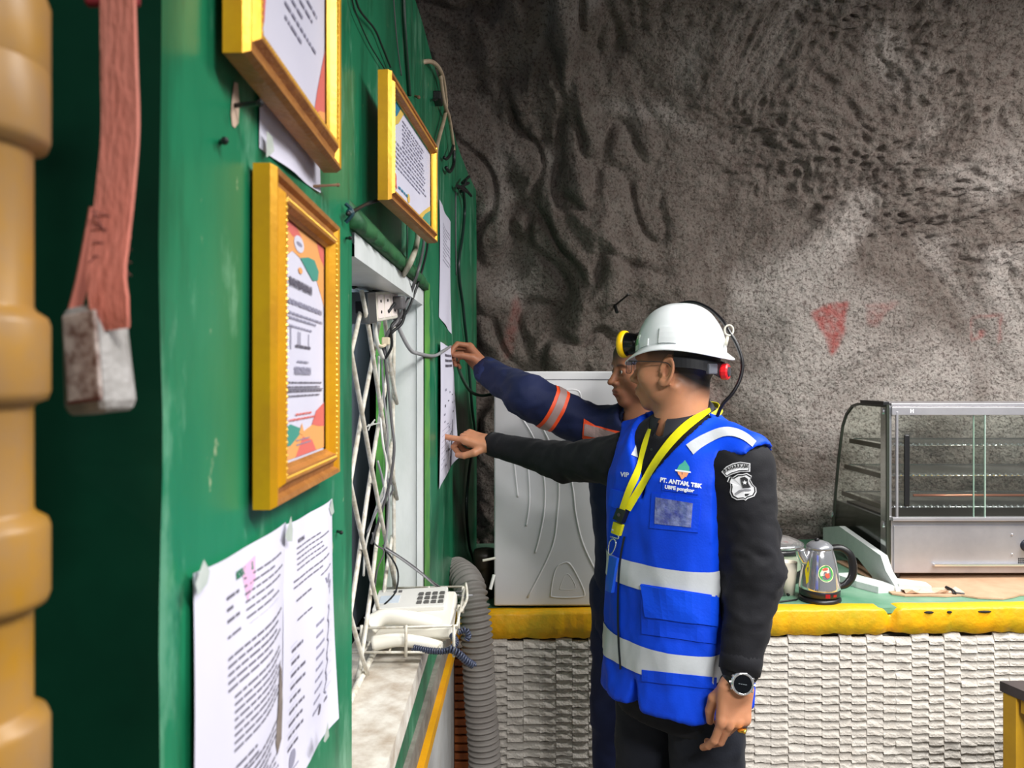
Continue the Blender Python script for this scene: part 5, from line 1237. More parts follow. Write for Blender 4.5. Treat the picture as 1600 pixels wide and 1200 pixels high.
def paint_head(V, centre, Rm, hairline=0., brows=True, scalp=True):
    q = (V-np.array(centre)) @ Rm; x, y, z = np.abs(q[:, 0]), q[:, 1], q[:, 2]
    back = sstep(.030, -.045, y-.75*(z-.02)*(z < .02)*0)*sstep(-.098, -.030, z+.5*np.clip(y+.06, -1, 0)*0)
    hair = sstep(.012, -.02, y-.35*(z-.03))*sstep(-.050, -.002, z-.55*np.clip(y, -.2, .0)*-.6)
    nape = sstep(-.030, -.065, y)*sstep(-.085, -.035, z)
    top = sstep(.055, .085, z-.30*y)
    zl = np.interp(y, [-.10, -.075, -.03, -.01, .02, .045, .06], [-.082, -.068, -.040, -.006, .002, .006, .022])
    h = sstep(-.016, .040, z-zl)*.97+.25*sstep(-.04, 0, z-zl)*(y < -.02)
    h *= np.where((x > .0745) & (y > -.035), 0, 1)*(q[:, 2] > -.11)
    br = np.exp(-((z-.0175-.05*np.clip(x-.02, 0, 1)+.35*np.clip(x-.040, 0, 1))/.0042)**2)*sstep(.010, .016, x)*sstep(.054, .044, x)*(y > .055)*.85
    lip = np.maximum(np.exp(-(((x/.024)**2+((z+.0595)/.0055)**2))**2), np.exp(-(((x/.021)**2+((z+.0700)/.0065)**2))**2))*(y > .082)
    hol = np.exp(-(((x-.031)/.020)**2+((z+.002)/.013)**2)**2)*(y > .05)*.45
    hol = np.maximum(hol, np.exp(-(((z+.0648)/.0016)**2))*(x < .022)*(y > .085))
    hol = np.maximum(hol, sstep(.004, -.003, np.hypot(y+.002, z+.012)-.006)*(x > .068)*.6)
    return np.stack([np.maximum(h, br), lip, hol, h*0+1], 1)
def make_body(name, parts, heads, m, parent):
    """one mesh: head, neck, trunk and limbs; `heads` = (centre, R) used to tone brows, lips and cropped hair"""
    V, F = join(parts); o = mesh(name, V, F, m, parent, smooth=True)
    n0 = len(parts[0][0]); c = np.zeros((len(V), 4)); c[:, 3] = 1; c[:n0] = paint_head(parts[0][0], *heads)
    a = o.data.color_attributes.new('tone', 'FLOAT_COLOR', 'POINT'); a.data.foreach_set('color', c.ravel().astype(np.float32)); return o
def eyes(centre, Rm, parent, look=(0, 0)):
    for s in (-1, 1):
        c = Vector(centre)+Vector(Rm @ np.array([s*.031, .0775, -.002])); b = MB(); b.sphere(c, .0125, 18)
        o = b.obj('eye', mat('eye_white', srgb(214, 204, 198), .15), parent, smooth=True)
        g = Vector(Rm @ np.array([look[0], 1, look[1]])).normalized(); b = MB(); Mx = frame3(g.orthogonal(), g)
        b.lathe(c+g*.0106, [(.0062, 0), (.0052, .0014), (.0001, .0023)], 16, Mx); b.obj('iris', mat('dark_iris', srgb(34, 22, 16), .1), o, smooth=True)
def sew(name, pts, half, trees, m, parent, off=.0022, n=8, cross=4, label=None, even=0):
    """a strip of cloth sewn along a line (pixels) on the garments"""
    pts = catmull([Vector((p[0], p[1], 0)) for p in pts], n); V = []; F = []; ok = []
    for i, p in enumerate(pts):
        t = (pts[min(i+1, len(pts)-1)]-pts[max(i-1, 0)]).normalized(); s = Vector((-t.y, t.x, 0)); h = half(i/(len(pts)-1)) if callable(half) else half
        for k in range(cross+1):
            q = p+s*h*(2*k/cross-1); hh = hit(q.x, q.y, trees, off); ok.append(hh is not None); V.append(hh or (0, 0, 0))
    w_ = cross+1
    for _ in range(even):
        for i in range(1, len(pts)-1):
            for k in range(w_):
                if ok[i*w_+k] and ok[(i-1)*w_+k] and ok[(i+1)*w_+k]: V[i*w_+k] = (V[i*w_+k]*2+V[(i-1)*w_+k]+V[(i+1)*w_+k])/4
    for i in range(len(pts)-1):
        for k in range(cross):
            f = (i*w_+k, i*w_+k+1, (i+1)*w_+k+1, (i+1)*w_+k)
            if all(ok[j] for j in f) and max((Vector(V[f[0]])-Vector(V[j])).length for j in f) < .12: F.append(f)
    return mesh(name, V, F, m, parent, smooth=True, label=label)
def sewn(name, q, trees, m, parent, off=.003, nx=10, ny=8, label=None):
    """a patch (pixel quad TL TR BR BL) sewn on, with its own thickness"""
    V = []; F = []; q = [Vector((a, c, 0)) for a, c in q]; ok = []
    for j in range(ny+1):
        for i in range(nx+1):
            p = bil(q, i/nx, j/ny); h = hit(p.x, p.y, trees, off); ok.append(h is not None); V.append(h or Vector((0, 0, 0)))
    w_ = nx+1
    for j in range(ny):
        for i in range(nx):
            f = (j*w_+i, (j+1)*w_+i, (j+1)*w_+i+1, j*w_+i+1)
            if all(ok[k] for k in f): F.append(f)
    rim = [(0, i) for i in range(nx)]+[(j, nx) for j in range(ny)]+[(ny, i) for i in range(nx, 0, -1)]+[(j, 0) for j in range(ny, 0, -1)]
    n0 = len(V)
    for (j, i) in rim:
        p = bil(q, i/nx, j/ny); h = hit(p.x, p.y, trees, -.002); V.append(h or V[j*w_+i])
    for k in range(len(rim)):
        a = rim[k][0]*w_+rim[k][1]; k2 = (k+1) % len(rim); c = rim[k2][0]*w_+rim[k2][1]
        if ok[a] and ok[c]: F.append((a, c, n0+k2, n0+k))
    return mesh(name, V, F, m, parent, label=label)
def sewpoly(name, polys, trees, m, parent, off=.003, label=None):
    V = []; F = []
    for poly in polys:
        h = [hit(u, v, trees, off) for u, v in poly]
        if any(x is None for x in h): continue
        n = len(V); c = sum(h, Vector())/len(h); V += h+[c]; F += [(n+i, n+(i+1) % len(h), n+len(h)) for i in range(len(h))]
    return mesh(name, V, F, m, parent, label=label) if F else None
def sewtext(name, s, uv, px, ang, trees, m, parent, off=.0026, bold=.03, asp=1.):
    V, F = text_geo(s, px, bold*px); ca, sa = math.cos(ang), math.sin(ang); H = []; 
    for x, y in V:
        x *= asp; h = hit(uv[0]+x*ca+y*sa, uv[1]+x*sa-y*ca, trees, off); H.append(h or Vector((0, 0, 0)))
    F = [f for f in F if all(H[i].length > 0 for i in f)]
    return mesh(name, H, F, m, parent) if F else None
def wrapband(name, C, z0, z1, a0, a1, tree, m, parent, off=.0022, n=90, rows=4, zf=None):
    V = []; F = []; ok = []
    for i in range(n+1):
        a = a0+(a1-a0)*i/n; d = Vector((math.cos(a), math.sin(a), 0))
        for k in range(rows+1):
            z = z0+(z1-z0)*k/rows+(zf(a) if zf else 0); o = Vector((C[0], C[1], z))+d*.6; h = tree.ray_cast(o, -d)
            ok.append(h[0] is not None); V.append(h[0]+d*off if h[0] else Vector((0, 0, 0)))
    w_ = rows+1
    for i in range(n):
        for k in range(rows):
            f = (i*w_+k, (i+1)*w_+k, (i+1)*w_+k+1, i*w_+k+1)
            if all(ok[j] for j in f) and max((V[f[0]]-V[j]).length for j in f) < .05: F.append(f)
    return mesh(name, V, F, m, parent, smooth=True)
def armband(name, a, b_, t0, t1, tree, m, parent, off=.002, n=40):
    a = Vector(a); b_ = Vector(b_); ax = (b_-a).normalized(); x = ax.orthogonal().normalized(); y = ax.cross(x); V = []; F = []
    rows = 5
    for k in range(rows+1):
        c = a.lerp(b_, t0+(t1-t0)*k/rows)
        for i in range(n):
            an = 2*PI*i/n; d = x*math.cos(an)+y*math.sin(an); h = tree.ray_cast(c+d*.3, -d); V.append((h[0]+d*off) if h[0] else c+d*.06)
    for k in range(rows):
        for i in range(n): F.append((k*n+i, k*n+(i+1) % n, (k+1)*n+(i+1) % n, (k+1)*n+i))
    return mesh(name, V, F, m, parent, smooth=True)
def legs_sdf(q, hz, spread, foot_dirs=None, rT=.092, rA=.062):
    m = np.stack([np.abs(q[:, 0]), q[:, 1], q[:, 2]], 1)
    d = smin(cap(m, (.082, 0, hz-.06), (.095, .012, .50), rT, rT*.80), cap(m, (.095, .012, .50), (spread, -.012, .10), rT*.80, rA), .03)
    return smin(d, ell(q, (0, -.005, hz-.01), (.168, .120, .10)), .05)
def boots(C, Rm, parent, spread=.10):
    for s in (-1, 1):
        def f(q):
            q = np.stack([q[:, 0]-s*spread, q[:, 1], q[:, 2]], 1)
            d = smin(ell(q, (0, .060, .040), (.047, .115, .045)), ell(q, (0, .120, .035), (.048, .060, .038)), .02)
            d = smin(d, cap(q, (0, -.012, .05), (0, -.012, .22), .050, .056), .03); return np.maximum(d, .012-q[:, 2])
        V, F = surf(f, (s*spread-.08, -.11, 0), (s*spread+.08, .21, .26), .008); V, F = place(V, F, Rm, C)
        o = mesh('boot', V, F, mat('black_boot', srgb(24, 23, 24), .45), parent, smooth=True)
        b = MB(); pts = []
        for i in range(28):
            a = 2*PI*i/28; px, py = .047*math.cos(a), .052+.128*math.sin(a); px *= 1-.18*(math.sin(a) < -.3)
            pts.append(Vector((Rm @ np.array([s*spread+px, py, 0])+np.array(C)).tolist()))
        b.prism([p+Vector((0, 0, .001)) for p in pts], (0, 0, .018)); b.obj('sole', M_BLACK, o)

# ================================================================== the man in the blue vest
T1 = np.array([.40, 1.84, 0.]); R1 = facing(-.78, -.62); H1 = np.array([.396, 1.852, 1.577]); RH1 = tilt(facing(-.846, .533), 0.03, 0)
L1 = lambda x, y, z: T1+R1 @ np.array([x, y, z], float)
shR, shL = L1(.172, -.005, 1.352), L1(-.172, -.005, 1.350)
shR = np.array([.276, 1.965, 1.340]); wrR = np.array(P(770, 694, 2.36)); elR = np.array(P(880, 722, 2.15)); elL = np.array(P(1180, 893, 1.665)); wrL = np.array(P(1153, 1062, 1.615))
man1 = empty('person', (T1[0], T1[1], 0), 'man in white hard hat and bright blue reflective vest pointing at the sheet', 'person')
sp1 = [(.74, .162, .112, 0), (.86, .165, .120, 0), (.98, .160, .124, 0), (1.10, .160, .124, 0), (1.22, .170, .122, 0), (1.32, .176, .112, 0), (1.38, .160, .096, -.004), (1.425, .115, .080, -.008), (1.455, .070, .064, -.010)]
tor1 = torso_sdf(sp1)
def shirt1(p):
    q = (p-T1) @ R1
    d = tor1(q); d = smin(d, cap(q, (-.07, -.012, 1.405), (-.165, -.006, 1.352), .050, .064), .04); d = smin(d, cap(q, (.07, -.012, 1.400), (.160, -.0, 1.340), .048, .058), .04)
    a = smin(cap(p, shR, elR, .062, .053), cap(p, elR, wrR, .053, .035), .02); b_ = smin(cap(p, shL, elL, .068, .058), cap(p, elL, wrL+(elL-wrL)*.12, .060, .041), .02)
    d = smin(smin(d, a, .035), b_, .030)
    return np.maximum(d, np.where(q[:, 2] > 1.30, -cap(q, (0, .045, 1.455), (0, -.03, 1.53), .050, .075), -1.))
V, F = surf(shirt1, (-.13, 1.5, .74), (.70, 2.48, 1.50), .0075); V = relax(V, F, 1)
def lo1(V):
    near = np.exp(-(np.linalg.norm(V-elL, axis=1)/.13)**2)+.6*np.exp(-(np.linalg.norm(V-elR, axis=1)/.12)**2)+.5*np.exp(-(np.linalg.norm(V-shR, axis=1)/.13)**2)
    return (.35+near)*np.clip(np.linalg.norm(V-wrR, axis=1)/.08, .15, 1)
V = folds(V, F, .0065, (13, 13, 19), 3., lo1)
M_BSH = mat('black_shirt_cloth', srgb(13, 13, 17), .8, c2=srgb(20, 20, 26), sc=12, spec=.25, sheen=.03, bump=.12, bsc=300)
o_sh1 = mesh('shirt', V, F, M_BSH, man1, smooth=True); t_sh1 = bvh(V, F)
# cuffs
def cuff(a, b_, t0, t1, r, m, parent, th=.003):
    a = Vector(a); b_ = Vector(b_); ax = (b_-a).normalized(); x = ax.orthogonal().normalized(); y = ax.cross(x); b = MB(); n = 28; V = []; F = []
    prof = [(t0, r-.003), (t0, r), ((t0+t1)/2, r+.0015), (t1, r), (t1, r-th-.002), (t1-.2, r-th-.003)]
    for t, rr_ in prof:
        c = a.lerp(b_, t)
        for i in range(n): an = 2*PI*i/n; V.append(c+x*math.cos(an)*rr_+y*math.sin(an)*rr_)
    for k in range(len(prof)-1):
        for i in range(n): F.append((k*n+i, k*n+(i+1) % n, (k+1)*n+(i+1) % n, (k+1)*n+i))
    return mesh('cuff', V, F, m, parent, smooth=True)
cuff(elR, wrR, .80, 1.015, .0375, M_BSH, man1); cuff(elL, wrL, .72, .93, .043, M_BSH, man1)
# hands, head
def frm(y, z): return np.array(frame3(y, z))
tipR = np.array(W(697, 668, .012)); dR = tipR-wrR; dR /= np.linalg.norm(dR)
fR = hand_sdf(-1, [(8, -4, -4), (62, 78, 40), (66, 82, 42), (70, 80, 42)], [(.75, .62, -.35), (.10, .86, -.55), (-.35, .80, -.35)])
V, F = surf(fR, (-.075, -.075, -.085), (.075, .20, .035), .0023); hr1 = place(V, F, frm(dR+np.array([0, 0, -.06]), (-.12, -.30, .95)), wrR+dR*.0)
dL = np.array(P(1140, 1176, 1.60))-wrL; dL /= np.linalg.norm(dL)
fL = hand_sdf(1, [(20, 26, 14), (28, 34, 18), (46, 44, 22), (60, 58, 24)], [(.30, .80, -.62), (-.10, .90, -.42), (-.30, .90, -.25)], (.02, .0, -.02, -.03), 1.0)
V, F = surf(fL, (-.080, -.080, -.090), (.085, .22, .04), .0024); hl1 = place(V, F, frm(dL, (.30, -.95, .02)), wrL-dL*.0)
nb1 = ((T1+np.array([.0, .0, 1.405])-H1) @ RH1)
V, F = surf(lambda q: smin(head_sdf(q), neck_sdf(q, nb1), .022), (-.10, -.13, -.20), (.10, .135, .125), .0021); V = relax(V, F, 1, .3); hd1 = place(V, F, RH1, H1)
def core(T, Rm, elb, sh, wr):
    def f(p):
        q = (p-T) @ Rm; d = torso_sdf([(.80, .13, .09, 0), (1.0, .125, .095, 0), (1.25, .145, .09, 0), (1.36, .13, .075, 0), (1.42, .06, .05, 0)])(q)
        for a, e, w_ in zip(sh, elb, wr): d = smin(d, smin(cap(p, a, e, .040, .036), cap(p, e, w_, .036, .026), .02), .02)
        return smin(d, legs_sdf(q, .90, .10, rT=.066, rA=.040), .03)
    lo = np.minimum.reduce([T-np.array([.25, .25, 0])]+list(wr))-.05; hi = np.maximum.reduce([T+np.array([.25, .25, 1.45])]+list(wr))+.05; lo[2] = .06
    return surf(f, lo, hi, .02)
make_body('body', [hd1, hr1, hl1, core(T1, R1, (elR, elL), (shR, shL), (wrR, wrL))], (H1, RH1), M_SKIN1, man1)
eyes(H1, RH1, man1)
t_hd1 = bvh(*hd1)
# collar
def collar(T, Rm, zb, zf, m, parent, r0=.064, open_=.30, point=.03, y0=-.012):
    V = []; F = []; n = 40
    for i in range(n+1):
        a = open_+(2*PI-2*open_)*i/n; fr = (1+math.cos(a))/2; z = zb+(zf-zb)*fr**.8; fp = max(0, 1-min(i, n-i)/6.)
        for r_, dz in ((r0-.004, -.030), (r0-.002, 0), (r0+.003, .003), (r0+.009, -.002), (r0+.024+.012*fp, -.034-point*fp), (r0+.021+.012*fp, -.036-point*fp), (r0+.006, -.008)):
            V.append(T+Rm @ np.array([math.sin(a)*r_, math.cos(a)*r_*1.02+y0, z+dz]))
    for i in range(n):
        for k in range(6): F.append((i*7+k, i*7+k+1, i*7+8+k, i*7+7+k))
    return mesh('collar', [tuple(v) for v in V], F, m, parent, smooth=True)
collar(T1, R1, 1.498, 1.450, mat('black_collar_cloth', srgb(26, 27, 35), .7), man1, .064, .16, .035)
# trousers and boots
def tr1(p): q = (p-T1) @ R1; return np.maximum(legs_sdf(q, .90, .10), .09-q[:, 2])
V, F = surf(tr1, (.10, 1.55, .07), (.72, 2.15, 1.02), .010); V = folds(V, F, .007, (10, 10, 14), 8.); M_TR = mat('dark_navy_trousers', srgb(16, 19, 28), .8, c2=srgb(23, 26, 36), sc=9, spec=.25, sheen=.03, bump=.15, bsc=200)
mesh('trousers', V, F, M_TR, man1, smooth=True); t_tr1 = bvh(V, F); boots(T1, R1, man1)
# vest
vp1 = [(.70, .184, .152, .012), (.80, .181, .150, .011), (.90, .180, .148, .006), (1.0, .180, .150, 0), (1.10, .178, .146, 0), (1.22, .186, .142, 0), (1.32, .192, .130, 0), (1.385, .174, .112, -.004), (1.43, .126, .094, -.008), (1.468, .076, .076, -.010)]
vt1 = torso_sdf(vp1)
def vest1(p):
    q = (p-T1) @ R1; x = np.abs(q[:, 0])
    d = vt1(q); m = np.stack([x, q[:, 1], q[:, 2]], 1)
    d = smin(d, cap(m, (.07, -.012, 1.412), (.182, -.006, 1.370), .053, .064), .03)
    d = np.maximum(d, -(cap(m, (.240, -.004, 1.314), (.236, 0, 1.12), .092, .076)))
    sx_ = q[:, 0] > 0
    d = np.where(sx_, np.maximum(d, -cap(m, (.232, .035, 1.345), (.240, .03, 1.12), .106, .082)), d)
    d = np.maximum(d, -np.maximum(.158-x, q[:, 2]-1.384))
    d = np.maximum(d, x-np.where(sx_, .19, .236))
    hem = .792+.012*np.clip(q[:, 1]/.15, -1, 1)+.07*np.clip((x < .14)*(.022-x)/.022, 0, 1)*(q[:, 1] > 0)+.03*np.exp(-((x-.185)/.02)**2)
    d = np.maximum(d, hem-q[:, 2])
    vee = .008+.088*sstep(1.275, 1.46, q[:, 2]); vv = np.where(q[:, 1] > .0, (vee-x)*.8, -1.); vv = np.where(q[:, 2] > 1.27, vv, -1.)
    d = np.maximum(d, vv)
    nh = .082-np.hypot(q[:, 0], q[:, 1]+.006); d = np.maximum(d, np.where(q[:, 2] > 1.36, nh, -1.))
    return d
V, F = surf(vest1, (.12, 1.56, .76), (.68, 2.12, 1.49), .0052); V = relax(V, F, 1, .4)
def lov(V): return .55+.9*sstep(1.15, .85, V[:, 2])
V = folds(V, F, .0066, (10, 10, 6), 21., lov)
M_VEST = mat('royal_blue_vest', srgb(2, 72, 226), .6, c2=srgb(0, 58, 200), sc=8, spec=.25, bump=.12, bsc=240)
M_REFL = mat('silver_reflective_tape', srgb(196, 200, 204), .45, c2=srgb(180, 184, 190), sc=10, bump=.08, bsc=160)
vest = mesh('vest', V, F, M_VEST, man1, smooth=True); t_v1 = bvh(V, F); TV = [t_v1, t_sh1]
wrapband('reflective_band', T1, 1.070, 1.128, 0, 2*PI, t_v1, M_REFL, vest, n=160)
wrapband('reflective_band', T1, .885, .947, 0, 2*PI, t_v1, M_REFL, vest, n=160)
sew('shoulder_tape', [(1078, 703), (1090, 694), (1108, 684), (1128, 676), (1146, 676), (1164, 683), (1178, 694)], lambda t: 9.5-4.5*t, [t_v1], M_REFL, vest)
sew('shoulder_tape', [(992, 714), (998, 700), (1004, 686), (1009, 674)], 6.5, [t_v1], M_REFL, vest)
# seam, zip and pockets
M_SEAM = mat('vest_seam', srgb(10, 46, 150), .7); M_FLAP = mat('royal_blue_flap', srgb(4, 78, 232), .6, c2=srgb(0, 62, 208), sc=8, spec=.25, bump=.12, bsc=240)
sew('zip', [(977, 838), (971, 870), (968, 905), (967, 950), (968, 1000), (971, 1046)], 1.6, [t_v1], mat('dark_zip', srgb(10, 16, 40), .5), vest, .003)
sewn('pocket', [(1003, 912), (1119, 930), (1118, 1006), (1004, 990)], [t_v1], M_VEST, vest, .0034, 12, 8)
sewn('pocket_hem', [(1004, 1046), (1118, 1058), (1117, 1076), (1004, 1064)], [t_v1], M_VEST, vest, .0034, 12, 3)
sewn('pocket_flap', [(1003, 913), (1119, 932), (1118, 977), (1011, 963)], [t_v1], M_FLAP, vest, .0075, 12, 6)
sewn('chest_pocket', [(1019, 770), (1095, 780), (1091, 832), (1016, 825)], [t_v1], M_VEST, vest, .0026)
sewn('name_tape', [(1036, 745), (1093, 754), (1091, 773), (1035, 766)], [t_v1], M_VEST, vest, .0022)
sewn('clear_pocket_window', [(1026, 777), (1083, 786), (1080, 824), (1024, 818)], [t_v1], mat('crinkled_clear_plastic', srgb(58, 66, 140), .12, c2=srgb(120, 130, 176), sc=45, contrast=.3, bump=1, bsc=70, coat=1.), vest, .0042, 14, 10)
sewn('pocket_flap', [(957, 764), (984, 770), (980, 800), (953, 790)], [t_v1], M_FLAP, vest, .005, 6, 6)
M_THW = mat('white_thread', srgb(232, 236, 244), .7)
sewtext('lettering', 'VIP', (977, 745), 9.5, .08, [t_v1], M_THW, vest)
sewtext('lettering', 'PT. ANTAM, TBK', (1064, 757.5), 8.6, .15, [t_v1], M_THW, vest, .0045, .05)
sewtext('lettering', 'UBPE pongkor', (1062, 766), 7.6, .13, [t_v1], M_THW, vest, .0045, .05)
sewpoly('emblem_hat', [[(1058, 735), (1062, 727), (1068, 723), (1071, 719), (1074, 724), (1078, 730), (1078, 737), (1068, 736)]], [t_v1], mat('green_thread', srgb(70, 170, 150), .7), vest)
sewpoly('emblem_brim', [[(1056, 734), (1080, 737), (1080, 739.5), (1056, 736.5)]], [t_v1], M_THW, vest, .0034)
sewpoly('emblem_face', [[(1059, 737), (1066, 738), (1066, 746), (1061, 742)], [(1067, 738), (1077, 739), (1073, 746), (1067, 743)], [(1062, 742), (1068, 742), (1072, 745), (1066, 750)]], [t_v1], mat('orange_thread', srgb(236, 158, 110), .7), vest)
# arm badge
M_BW = mat('badge_white', srgb(214, 214, 218), .7); M_BK = mat('badge_black', srgb(18, 18, 22), .7)
B = lambda pts: [(1110+x/12, 700+y/12) for x, y in pts]
bd = sewpoly('arm_badge', [B([(215, 445), (300, 350), (420, 290), (560, 265), (745, 290), (740, 440), (560, 445), (420, 490), (305, 550)])], [t_sh1], M_BW, o_sh1, .0022)
sewpoly('badge_field', [B([(240, 440), (320, 362), (430, 308), (560, 283), (725, 305), (722, 425), (550, 430), (400, 475), (312, 528)])], [t_sh1], M_BK, bd, .0026)
sewpoly('badge_field', [B([(256, 438), (330, 372), (440, 322), (560, 298), (708, 316), (706, 410), (545, 415), (395, 460), (318, 510)])], [t_sh1], M_BW, bd, .0030)
for ch, x, y, a in zip('BAHARKAM', (300, 350, 402, 456, 510, 562, 615, 668), (455, 425, 402, 385, 375, 370, 370, 374), (-.62, -.5, -.38, -.27, -.17, -.05, .05, .12)):
    sewtext('badge_letter', ch, (1110+x/12, 700+y/12), 7.6, a, [t_sh1], M_BK, bd, .0034, .04, .8)
sh_o = [(355, 535), (430, 545), (510, 490), (600, 490), (680, 465), (770, 525), (745, 590), (790, 680), (850, 740), (860, 830), (820, 910), (700, 950), (660, 990), (620, 965), (500, 975), (410, 920), (370, 830), (385, 720), (375, 660), (320, 630)]
def shr(pts, k, c=(600, 720)): return [(c[0]+(x-c[0])*k, c[1]+(y-c[1])*k) for x, y in pts]
s1 = sewpoly('arm_shield', [B(sh_o)], [t_sh1], M_BW, o_sh1, .0022)
sewpoly('shield_field', [B(shr(sh_o, .93))], [t_sh1], M_BK, s1, .0026); sewpoly('shield_field', [B(shr(sh_o, .82))], [t_sh1], M_BW, s1, .0030)
sewpoly('shield_field', [B([(560, 560), (640, 535), (700, 580), (700, 660), (750, 740), (610, 745), (580, 660)])], [t_sh1], M_BK, s1, .0034)
star = [(640+(46 if i % 2 == 0 else 19)*math.sin(PI*i/5), 645-(46 if i % 2 == 0 else 19)*math.cos(PI*i/5)) for i in range(10)]
sewpoly('star', [B(star)], [t_sh1], M_BW, s1, .0038); sewpoly('shield_field', [B([(640, 850), (740, 850), (690, 890), (650, 905)])], [t_sh1], M_BK, s1, .0034)
sewpoly('shield_band', [B([(455, 850), (540, 785), (640, 765), (750, 770), (755, 800), (640, 800), (550, 820), (480, 880)])], [t_sh1], mat('badge_grey', srgb(140, 140, 146), .7), s1, .0034)
sewpoly('button', [[(1019+2.2*math.cos(i*PI/6), 703+2.2*math.sin(i*PI/6)) for i in range(12)]], [t_sh1], mat('black_button', srgb(40, 40, 44), .3), o_sh1, .003)
# lanyard
M_LAN = mat('yellow_lanyard', srgb(232, 226, 10), .6, c2=srgb(214, 204, 6), sc=30)
lan = empty('lanyard', tuple(L1(0, .12, 1.25)), None, None); lan.parent = man1; lan.location = Vector(tuple(L1(0, .12, 1.25)))-Vector((T1[0], T1[1], 0)); TA = [t_v1, t_sh1, t_hd1]
cb = None
colv = bpy.data.objects['collar'].data; t_col = bvh([tuple(v.co+world_loc(bpy.data.objects['collar'])) for v in colv.vertices], [tuple(p.vertices) for p in colv.polygons]); TA2 = TA+[t_col]
sew('ribbon', [(1107, 642), (1092, 654), (1070, 671), (1048, 694), (1032, 717), (1014, 744), (998, 768), (984, 797)], lambda t: 7.2-1.8*t, TA2, M_LAN, lan, .0085, 5, 2, even=14)
sew('ribbon', [(1018, 672), (1012, 696), (1003, 724), (993, 750), (984, 776), (977, 798)], 4.6, TA2, M_LAN, lan, .0105, 5, 2, even=10)
nb = [L1(-.088, -.005, 1.458), L1(-.084, -.045, 1.472), L1(-.05, -.088, 1.482), L1(0, -.104, 1.484), L1(.05, -.088, 1.480), L1(.086, -.03, 1.464)]
V_, F_ = ribbon_strap([tuple(p) for p in nb], .016, .002, lambda t: (R1 @ np.array([math.sin((t-.5)*2.6), -math.cos((t-.5)*2.6), .6])).tolist()); mesh('ribbon', V_, F_, M_LAN, lan)
sewn('buckle', [(971, 794), (984, 799), (977, 817), (965, 811)], TA, M_BLACK, lan, .013, 4, 4)
h_ = hit(974.5, 805, TA, .0145); b = MB(); b.lathe(h_, [(.0042, 0), (.0042, .001)], 14, frame3((0, 0, 1), (-.7, -.7, 0)) @ Matrix.Identity(3)); b.obj('buckle_ring', mat('dark_ring', srgb(60, 60, 62), .4), lan)
sewn('ribbon_end', [(963, 815), (976, 820), (971, 837), (959, 832)], TA, M_LAN, lan, .008, 4, 4)
hp = hit(964, 828, TA, .0105); b = MB(); b.sphere(hp, .003, 8); b.obj('rivet', M_CHROME, lan)
def hv(u, v, off=.010): return hit(u, v, TA, off) or P(u, v, 1.90)
b = MB(); b.tube([hv(960, 838), hv(971, 841), hv(971, 836)], .0016, 6, 3); b.tube([hv(957, 858), hv(959, 846), hv(965, 842), hv(968, 849), hv(964, 862), hv(958, 866)], .0018, 6, 4, closed=True); b.obj('metal_hook', M_CHROME, lan, smooth=True)
sewn('blue_tag', [(957, 868), (969, 872), (960, 926), (951, 922)], TA, mat('bright_blue_tag', srgb(36, 92, 226), .35), lan, .009, 4, 8)
# watch
wt = empty('watch', tuple(wrL), None, None); wt.parent = man1; wt.location = Vector(tuple(wrL))-Vector((T1[0], T1[1], 0))
wc = Vector(tuple(wrL))+Vector(tuple(dL))*(-.002); ax = Vector(tuple(dL)); cf = Vector((-.05, -1, .05)); cf = (cf-ax*cf.dot(ax)).normalized(); Mw = frame3(ax, cf)
b = MB(); V = []; F = []; n = 32
for i in range(n):
    a = 2*PI*i/n
    for r_, h in ((.0285, -.011), (.0305, -.011), (.0305, .011), (.0285, .011)): V.append(wc+Mw @ Vector((math.sin(a)*r_*1.05, h, math.cos(a)*r_)))
for i in range(n):
    for k in range(4): j = (i+1) % n; F.append((i*4+k, i*4+(k+1) % 4, j*4+(k+1) % 4, j*4+k))
b.add(V, F); b.obj('strap', M_BLACK, wt)
c = wc+Mw @ Vector((0, 0, .030))
b = MB(); b.lathe(c, [(.020, 0), (.0235, .002), (.024, .007), (.0225, .0105), (.0195, .0115), (.0185, .0095)], 32, Mw, cap=False); b.obj('case', M_CHROME, wt, smooth=True)
b = MB(); b.lathe(c, [(.0190, .008), (.0188, .0098), (.001, .0100)], 32, Mw); d_ = b.obj('dial', mat('black_dial', srgb(10, 12, 16), .12), wt)
b = MB(); [b.box(c+Mw @ Vector((x, y, .0103)), (.0016, .0022, .0002)) for x, y in ((-.006, 0), (-.0015, 0), (.003, 0), (.0075, 0))]; b.obj('display_segments', mat('dim_digits', srgb(96, 104, 110), .4), d_)
for a in (-.55, 0, .55):
    for s in (-1, 1): b = MB(); b.tube([c+Mw @ Vector((s*.0225*math.cos(a), .0225*math.sin(a), .006)), c+Mw @ Vector((s*.0265*math.cos(a), .0265*math.sin(a), .006))], .0022, 8, 1); b.obj('button', M_CHROME, wt)
# ring on a finger
rg = L1(0, 0, 0)
b = MB(); p = P(1159.5, 1141, 1.592); b.lathe(p, [(.0095, -.002), (.0102, 0), (.0095, .002)], 20, frame3((1, 0, .2), tuple(-dL))); b.sphere(p+Vector((.002, -.0095, .0)), .0035, 8); b.obj('ring', mat('gold_ring', srgb(226, 178, 70), .2, 1.), man1, smooth=True)
sewn('yellow_trim', [(1168, 1168), (1173, 1170), (1178, 1199), (1171, 1199)], [t_tr1], mat('yellow_trim', srgb(230, 196, 20), .6), man1, .003, 3, 4)
